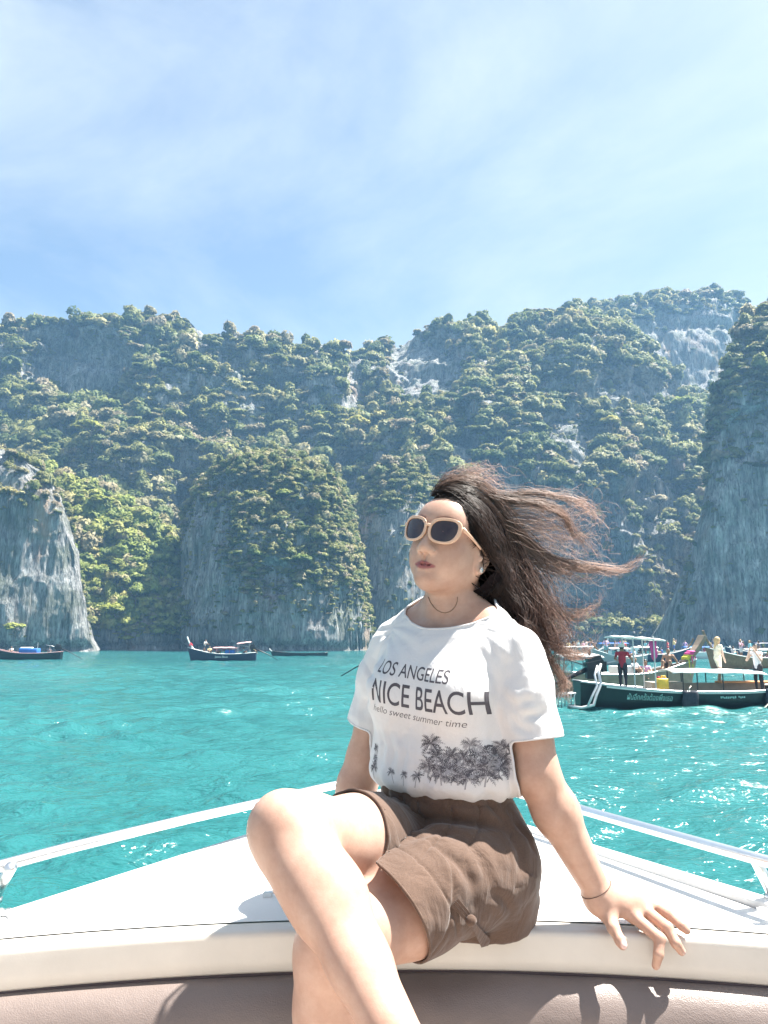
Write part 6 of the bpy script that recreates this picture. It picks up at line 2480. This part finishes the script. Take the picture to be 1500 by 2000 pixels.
def sit(x=0, y=0, z=0, h=1.65, yaw=0.0, lean=.05, arms='knees', knees_up=.25):
    s = h / 1.70
    c, n = math.cos(yaw), math.sin(yaw)
    T = lambda a, b, u: np.array([x + (a * c - b * n) * s, y + (a * n + b * c) * s, z + u * s])
    d = dict(head=T(0, -lean, .76), sh_l=T(.18, -lean * .7, .56), sh_r=T(-.18, -lean * .7, .56), hip_l=T(.09, 0, .11), hip_r=T(-.09, 0, .11),
             kn_l=T(.14, -.38, .11 + knees_up), kn_r=T(-.14, -.38, .11 + knees_up), an_l=T(.12, -.46, .07 if knees_up > .1 else -.28), an_r=T(-.12, -.46, .07 if knees_up > .1 else -.28))
    A = ((.27, -.18, .36), (.16, -.38, .34)) if arms == 'knees' else ((.30, .08, .34), (.34, .14, .10))
    for sg, k in ((1, 'l'), (-1, 'r')):
        d['el_' + k] = T(sg * A[0][0], A[0][1], A[0][2]); d['ha_' + k] = T(sg * A[1][0], A[1][1], A[1][2])
    d['face'] = (T(0, -.09, 0) - T(0, 0, 0)) + np.array([0, 0, -.02])
    d['toe'] = (T(0, -.15, 0) - T(0, 0, 0)) + np.array([0, 0, -.03])
    return d


def W(px, Y):
    return P(px, 1380, Y).x


# ---- nearest boat: dark green long-tail lying broadside, stern to the left
NY = 27.5
NX0 = P(1128, 1380, NY).x
near = Boat('longtail_boat', (NX0, NY, 0.02), R(2), 10.8, 'dark green long-tail boat with white awning and outboard engine, nearest of the moored boats')
near.hull(1.75, .52, .86, 1.6, M_HULL_DARK, M_GALV, M_DECKWOOD, stern_w=.55, bow_x=.6, deck_drop=.12)
near.engine(.35)
# white stripe under the gunwale
V = []
for i in range(2, 24):
    t = near.st[i]
    for q in (.90, .98):
        V.append((t * near.L, -(0.90 + .1 * (q - .45) / .55) * near.wid[i] - .012, q * near.sheer[i]))
near.put(MB().add(V, [tuple(f) for f in grid_faces(22, 2)]), 'rubbing_strake', M_WHITE)
near.awning(1.25, 3.0, .62, 2.44, M_CANVAS, None, .03, 2.32, thick=.05)
for x in (1.87, 2.6):
    for s in (-1, 1):
        near.put(MB().tube([(x, s * .55, near.z_at(x) - .15), (x, s * .55, 2.42)], .025, 6), 'canopy_pole', M_GALV)
near.awning(3.15, 6.45, .72, 1.22, M_CANVAS, [3.5, 4.0, 4.9, 6.3], .10, 1.16)
# side bench, box and thwarts
near.put(MB().box((3.3, .45, .66), (1.2, .7, .30)), 'engine_box', M_DECKWOOD, False, .02)
near.put(MB().box((5.0, .60, .62), (4.0, .12, .30)), 'side_board', M_DECKWOOD, False, .02)
near.put(MB().box((6.3, .40, .80), (2.2, .5, .06)), 'bench', M_ORANGE, False, .015)
for k in range(5):
    near.put(MB().box((7.3 + .2 * k, 0, .72 + .07 * k), (.16, 1.2 - .12 * k, .05)), 'bow_step', M_ORANGE, False, .01)
# exhaust hoses and propeller cage at the stern
near.put(MB().tube([(.75, -.45, 1.45), (.6, -.62, 1.2), (.62, -.75, .8), (.42, -.85, .45), (.30, -.9, .12), (-.1, -.85, .02), (-.5, -.7, .05)], .055, 8), 'exhaust_hose', M_GALV, True)
near.put(MB().tube([(.62, -.45, 1.40), (.45, -.66, 1.1), (.48, -.78, .75), (.26, -.88, .40), (.1, -.92, .10)], .04, 8), 'exhaust_hose', M_GALV, True)
mb = MB()
for k in range(3):
    x = -.75 + .22 * k
    mb.tube([(x, -.75, .02), (x, -.75, .42), (x + .05, -.75, .50), (x + .05, -.35, .50), (x, -.35, .42), (x, -.35, .02)], .022, 6)
mb.tube([(-.75, -.75, .45), (-.25, -.75, .5)], .022, 6).tube([(-.75, -.35, .45), (-.25, -.35, .5)], .022, 6)
near.put(mb, 'propeller_guard', M_GALV, True)


def hull_text(boat, body, x0, x1, zc, h, mat, name='lettering', shear=0.0, side=-1):
    """Painted lettering wrapped on the hull's side."""
    v, t = text_mesh(body, shear, 0.004, 3)
    v[:, 0] -= v[:, 0].min()
    w = v[:, 0].max()
    s = v[:, 0] / w
    x = x0 + (x1 - x0) * (s if side < 0 else 1 - s)
    out = []
    for xx, yy in zip(x, v[:, 1]):
        sh = boat.z_at(xx)
        z = zc * sh + yy * h
        q = np.clip(z / sh, .45, 1)
        frac = .90 + .1 * (q - .45) / .55
        out.append((xx, side * (frac * boat.w_at(xx) + .014), z))
    return link(name, mesh_np(name, np.array(out), t, False), mat, boat.o)


hull_text(near, 'ฝันอีกครั้งต้องพึ่งเธอ', 1.54, 3.06, .42, .27, M_TEALPAINT, shear=.2)
# faint registration marks further forward
mb = MB()
rs = np.random.RandomState(2)
for k in range(14):
    x = 4.7 + .062 * k
    if k == 9:
        continue
    y = -(.955 * near.w_at(x) + .03)
    mb.box((x, y, .36 + .012 * rs.randn()), (.04, .004, .05 + .03 * rs.rand()))
tag(near.put(mb, 'faded_registration', M_TEALPAINT), kind='stuff')
for (x, lab) in ((3.62, 'black rubber fender mat hanging on the dark green boat, beside the yellow can'), (6.5, 'black rubber fender mat below the man in the white vest')):
    wp = near.o.matrix_world
    a = -(near.w_at(x) + .07)
    root = empty('fender_mat', tuple(Vector((NX0, NY, 0.02)) + Matrix.Rotation(R(2), 3, 'Z') @ Vector((x, a, near.z_at(x)))), lab, 'fender', 'rubber fender mats', R(2))
    mb = MB()
    V = []
    for i in range(8):
        for k in range(6):
            V.append((-.27 + .54 * k / 5 + .02 * math.sin(i * 1.3), .02 * math.sin(k * 1.7 + i * .8), .05 - .72 * i / 7 + .02 * math.sin(k * 2.2)))
    mb.add(V, [tuple(f) for f in grid_faces(8, 6)])
    o = mb.build('rubber_sheet', M_MAT, root, True)
    sd = o.modifiers.new('thickness', 'SOLIDIFY'); sd.thickness = .03
    MB().tube([(-.05, .02, .0), (0, .05, .14), (.08, .1, .2)], .018, 6).build('hanging_rope', M_ROPE, root, True)
wv = lambda x, y, z: Vector((NX0, NY, 0.02)) + Matrix.Rotation(R(2), 3, 'Z') @ Vector((x, y, z))
tag(MB().tube([wv(6.4, -.98, .25), wv(6.25, -1.05, .18), wv(6.05, -1.2, .08), wv(5.8, -1.4, .0)], .016, 6).build('mooring_rope', M_ROPE, None, True), 'pale rope trailing from the fender of the dark green boat into the water', 'rope')
mb = MB()
mb.box((0, 0, .27), (.40, .30, .54))
jc = empty('jerrycan', tuple(wv(2.85, -.45, near.z_at(2.85) - .12)), 'yellow plastic jerrycan on the deck of the dark green boat', 'jerrycan', None, R(2))
mb.build('can_body', M_YELLOW, jc, True, .05)
MB().tube([(-.12, 0, .54), (-.12, 0, .60)], .05, 10).build('cap', M_RED, jc, True)
MB().tube([(-.02, 0, .53), (-.01, 0, .61), (.12, 0, .61), (.15, 0, .53)], .022, 8).build('handle', M_YELLOW, jc, True)
# people on the nearest boat
b = wv(1.62, -.10, near.z_at(1.62) - .10)
figure('person', stand(0, 0, 0, 1.60, R(150), 'reach'), 'boatman in a white bucket hat and red vest standing at the stern engine', dict(skin=M_P_SKIN, shirt=M_RED, trousers=P_cloth(.04, .04, .05), hair=M_P_HAIR), None, M_CANVAS, loc=tuple(b))
b = wv(5.35, .60, near.z_at(5.4) + .25)
figure('person', stand(0, 0, 0, 1.62, R(100), 'down', .06, .09, .12), 'woman in a cream cover-up standing on the side of the dark green boat', dict(skin=M_P_SKIN2, shirt=P_cloth(.72, .66, .52), shorts=P_cloth(.72, .66, .52), hair=M_P_BLOND), hair_long=True, loc=tuple(b))
b = wv(6.42, -.15, near.z_at(6.4) - .14)
figure('person', stand(0, 0, 0, 1.74, R(-60), 'camera', .05), 'man in a white sleeveless shirt holding his hands up to his face', dict(skin=M_P_SKIN2, shirt=P_cloth(.74, .74, .76), trousers=P_cloth(.03, .03, .035), hair=M_P_HAIR, sleeveless=M_WHITE), loc=tuple(b))

# ---- second boat behind it, bow to the right with tall prow post
SY = 33.0
SX0 = P(1085, 1360, SY).x
sec = Boat('longtail_boat', (SX0, SY, 0.02), R(6), 5.9, 'tan long-tail boat with a tall garlanded prow post, behind the dark green boat')
sec.hull(1.7, .85, 1.0, 1.45, M_HULL_TAN, M_GALV, M_DECKWOOD, stern_w=.6, bow_x=.4, deck_drop=.10)
sec.prow(1.15, M_HULL_TAN, [(.22, M_LIME, .55), (.36, M_PINK, .25)], w=.62, lean=.75, thick=.22)
sec.awning(.1, 1.9, .75, 1.62, M_CANVAS, [.2, 1.0, 1.8], .10)
sec.put(MB().box((3.0, 0, 1.02), (.9, 1.0, .34)), 'seat_box', M_WHITE, False, .02)
wsec = lambda x, y, z: Vector((SX0, SY, 0.02)) + Matrix.Rotation(R(6), 3, 'Z') @ Vector((x, y, z))
figure('person', sit(0, 0, 0, 1.72, R(-35), .03, 'back', .22), 'shirtless tanned man sitting on the bow of the tan boat', dict(skin=M_P_SKIN, shorts=P_cloth(.10, .08, .07), hair=M_P_HAIR), hat=None, loc=tuple(wsec(4.95, -.2, sec.z_at(4.75) - .02)))
figure('person', sit(0, 0, 0, 1.6, R(40), .05), 'woman with long dark hair in a white top seated in the tan boat, left one', dict(skin=M_P_SKIN, shirt=P_cloth(.6, .6, .6), shorts=P_cloth(.05, .05, .06), hair=M_P_HAIR), hair_long=True, loc=tuple(wsec(3.35, -.3, sec.z_at(3.3) - .12)))
figure('person', sit(0, 0, 0, 1.55, R(-20), .05), 'woman with long dark hair in a lilac top seated in the tan boat, right one', dict(skin=M_P_SKIN, shirt=P_cloth(.52, .32, .5), shorts=P_cloth(.6, .5, .55), hair=M_P_HAIR), hair_long=True, loc=tuple(wsec(3.85, -.3, sec.z_at(3.8) - .26)))
# pink cloth hanging from the near boat's canopy and a yellow one on the post behind
a = wv(2.58, -.5, 2.25)
mb = MB()
V = [(a.x - .10 + .06 * k - .02 * math.sin(i), a.y + .03 * math.sin(k + i), a.z - .7 * i / 6 * (1 - .12 * abs(k - 2))) for i in range(7) for k in range(5)]
mb.add(V, [tuple(f) for f in grid_faces(7, 5)])
o = mb.build('hanging_cloth', M_PINK, None, True, label='pink cloth hanging from the pole of the stern canopy', cat='cloth')
sd = o.modifiers.new('thickness', 'SOLIDIFY'); sd.thickness = .01

# ---- further boats moored along the right cliff
def far_boat(px0, px1, py, hullm, label, flip=False, awn=None, prow=True, free=.75, ribbons=(), awz=1.5, prow_m=None, prow_h=1.1, group='long-tail boats moored along the right cliff', rail=None, engine=False):
    Y = CAM_Z * F_PX / (py - HORIZON_PY)
    x0, x1 = P(px0, py, Y).x, P(px1, py, Y).x
    L = abs(x1 - x0)
    bt = Boat('longtail_boat', (x1 if flip else x0, Y, .02), math.pi + R(3) if flip else R(-3), L, label, group)
    bt.hull(1.6, free, free * 1.25, free * 2.0, hullm, rail or M_WHITE, M_DECKWOOD, stern_w=.55, bow_x=.4, n=18)
    if awn:
        bt.awning(L * awn[0], L * awn[1], .7, awz, awn[2], [L * awn[0] + .1, L * (awn[0] + awn[1]) / 2, L * awn[1] - .1], .12, post_mat=M_GALV)
    if prow:
        bt.prow(prow_h, prow_m or hullm, ribbons, w=.3, lean=.5)
    if engine:
        bt.engine(.2)
    return bt, Y


fb = []
fb.append(far_boat(1163, 1262, 1298, M_HULL_GREY, 'grey-green long-tail boat crossing behind the boatman in the bucket hat', flip=True, awn=(.35, .75, M_WHITE), prow_m=M_HULL_BROWN))
fb.append(far_boat(1385, 1560, 1304, M_HULL_BROWN, 'brown varnished long-tail boat with raised prow right of the cream-dressed woman', flip=True, awn=(.25, .62, M_CANVAS), prow_h=1.5, prow_m=M_HULL_BROWN, free=.85))
fb.append(far_boat(1222, 1345, 1291, M_HULL_NAVY, 'navy long-tail boat full of passengers under the cliff', awn=(.1, .5, M_WHITE), prow_m=M_HULL_BROWN))
fb.append(far_boat(1318, 1420, 1285, M_WHITE, 'low white boat with a blue canopy under the right cliff', awn=(.15, .85, M_BLUE), prow=False, awz=1.4))
fb.append(far_boat(1420, 1540, 1287, M_HULL_NAVY, 'dark boat with a navy canopy at the right edge of the moored row', flip=True, awn=(.1, .6, M_HULL_NAVY), awz=1.9))
fb.append(far_boat(1090, 1180, 1288, M_HULL_GREY, 'pale boat with a white awning just right of the woman’s hair', awn=(.1, .8, M_WHITE), prow_m=M_WHITE))
fb.append(far_boat(1150, 1245, 1281, M_WHITE, 'small white tour boat farthest back beneath the cliff', awn=(.2, .8, M_BLUE), prow=False, awz=1.8))
# passengers standing and sitting in them
rs = np.random.RandomState(77)
CLO = [P_cloth(*c) for c in ((.7, .7, .7), (.08, .16, .4), (.5, .08, .1), (.75, .6, .3), (.1, .1, .12), (.2, .45, .5), (.65, .4, .5))]
COLN = ['white', 'blue', 'red', 'yellow', 'black', 'teal', 'pink']
cnt = 0
for bi, (bt, Y) in enumerate(fb):
    npass = (7, 6, 7, 6, 7, 6, 6)[bi]
    for k in range(npass):
        x = bt.L * (.22 + .62 * (k + .3 * rs.rand()) / npass)
        m = bt.o.rotation_euler.z
        q = Vector(bt.o.location) + Matrix.Rotation(m, 3, 'Z') @ Vector((x, .25 * rs.randn(), bt.z_at(x) - .2))
        ci = (bi * 2 + k) % 7
        mats = dict(skin=M_P_SKIN if rs.rand() < .6 else M_P_SKIN2, shirt=CLO[ci], shorts=CLO[rs.randint(0, 7)], hair=M_P_HAIR if rs.rand() < .75 else M_P_BLOND)
        js = stand(0, 0, 0, 1.55 + .2 * rs.rand(), rs.rand() * 6.28, ('down', 'camera', 'hips', 'down')[rs.randint(0, 4)]) if rs.rand() < .55 else sit(0, 0, .1, 1.6, rs.rand() * 6.28)
        where = ('in the grey-green boat behind the boatman', 'in the brown varnished boat at right', 'in the navy boat under the cliff', 'in the low white boat with blue canopy', 'in the dark boat at the right edge', 'in the pale boat right of the woman’s hair', 'in the small white tour boat farthest back')[bi]
        figure('person', js, 'passenger in %s top %s' % (COLN[ci], where), mats, 'passengers ' + where + ' in ' + COLN[ci], step=.035, loc=tuple(q))

# ---- two boats at the left, under the cliffs
bt, Y = far_boat(374, 500, 1289, M_HULL_NAVY, 'dark long-tail boat with a faded pink roof, passing the central dome', flip=True, prow_m=M_WHITE, prow_h=1.35, free=.72, group=None, rail=M_WHITE, ribbons=[(.4, M_RED, .2)])
L = bt.L
bt.awning(L * .28, L * .66, .72, 1.42, M_PINKROOF, [L * .3, L * .4, L * .5, L * .64], .10, post_mat=M_RED)
bt.awning(L * .08, L * .30, .6, 2.05, M_PINKROOF, [L * .1, L * .28], .12, zend=1.85, post_mat=M_GALV)
bt.put(MB().box((L * .40, 0, .95), (L * .14, 1.2, .42)), 'blue_tarpaulin', M_BLUE, False, .05)
bt.engine(.1)
hull_text(bt, 'Jaime Boat', L * .42, L * .62, .42, .34, M_WHITE, side=1)
for k, (x, c) in enumerate(((.80, 0), (.72, 3), (.6, 6), (.2, 5), (.05, 3))):
    q = Vector(bt.o.location) + Matrix.Rotation(bt.o.rotation_euler.z, 3, 'Z') @ Vector((L * x, 0, bt.z_at(L * x) - .15))
    figure('person', sit(0, 0, 0.05, 1.6, R(30 * k), .05) if k else stand(0, 0, 0, 1.5, R(60), 'reach', .2), '%s-shirted person %s on the boat with the faded pink roof' % (COLN[c], ('leaning at the bow', 'near the bow', 'amidships', 'by the engine', 'at the stern')[k]),
           dict(skin=M_P_SKIN, shirt=CLO[c], shorts=CLO[4], hair=M_P_HAIR), None, step=.035, loc=tuple(q))
bt, Y = far_boat(-14, 120, 1287, M_HULL_DARK, 'green long-tail boat with a blue tarpaulin under the left cliff', flip=True, prow_m=M_PINKROOF, prow_h=.9, free=.72, group=None, rail=M_PINKROOF)
L = bt.L
bt.put(MB().box((L * .46, 0, .98), (L * .26, 1.25, .62)), 'blue_tarpaulin', M_BLUE, True, .10)
bt.put(MB().tube([(L * .35, 0, .9), (L * .35, 0, 2.0)], .03, 6), 'flag_pole', M_GALV)
bt.put(MB().box((L * .5, .1, 1.36), (L * .16, .8, .16)), 'white_bundle', M_WHITE, True, .06)
bt.engine(.15)
for k, (x, c) in enumerate(((.72, 0), (.18, 4))):
    q = Vector(bt.o.location) + Matrix.Rotation(bt.o.rotation_euler.z, 3, 'Z') @ Vector((L * x, 0, bt.z_at(L * x) - .2))
    figure('person', sit(0, 0, 0.05, 1.6, R(200 * k), .05), '%s-shirted person %s of the boat with the blue tarpaulin' % (COLN[c], ('in the bow', 'by the engine')[k]), dict(skin=M_P_SKIN, shirt=CLO[c], shorts=CLO[4], hair=M_P_HAIR), None, step=.035, loc=tuple(q))
# low dark boat lying against the foot of the dome, and a boat mostly hidden behind the woman whose tail shaft shows
bt, Y = far_boat(533, 640, 1280, M_HULL_DARK, 'low dark long-tail boat with a white prow lying against the foot of the central dome', flip=True, prow_m=M_WHITE, prow_h=.45, free=.36, group=None, rail=M_HULL_DARK)
bt, Y = far_boat(735, 900, 1318, M_HULL_BROWN, 'brown long-tail boat mostly hidden behind the woman, its tail shaft showing at her sleeve', free=.6, group=None, prow_h=.9, awn=(.3, .7, M_CANVAS), awz=1.2)
bt.engine(.1)
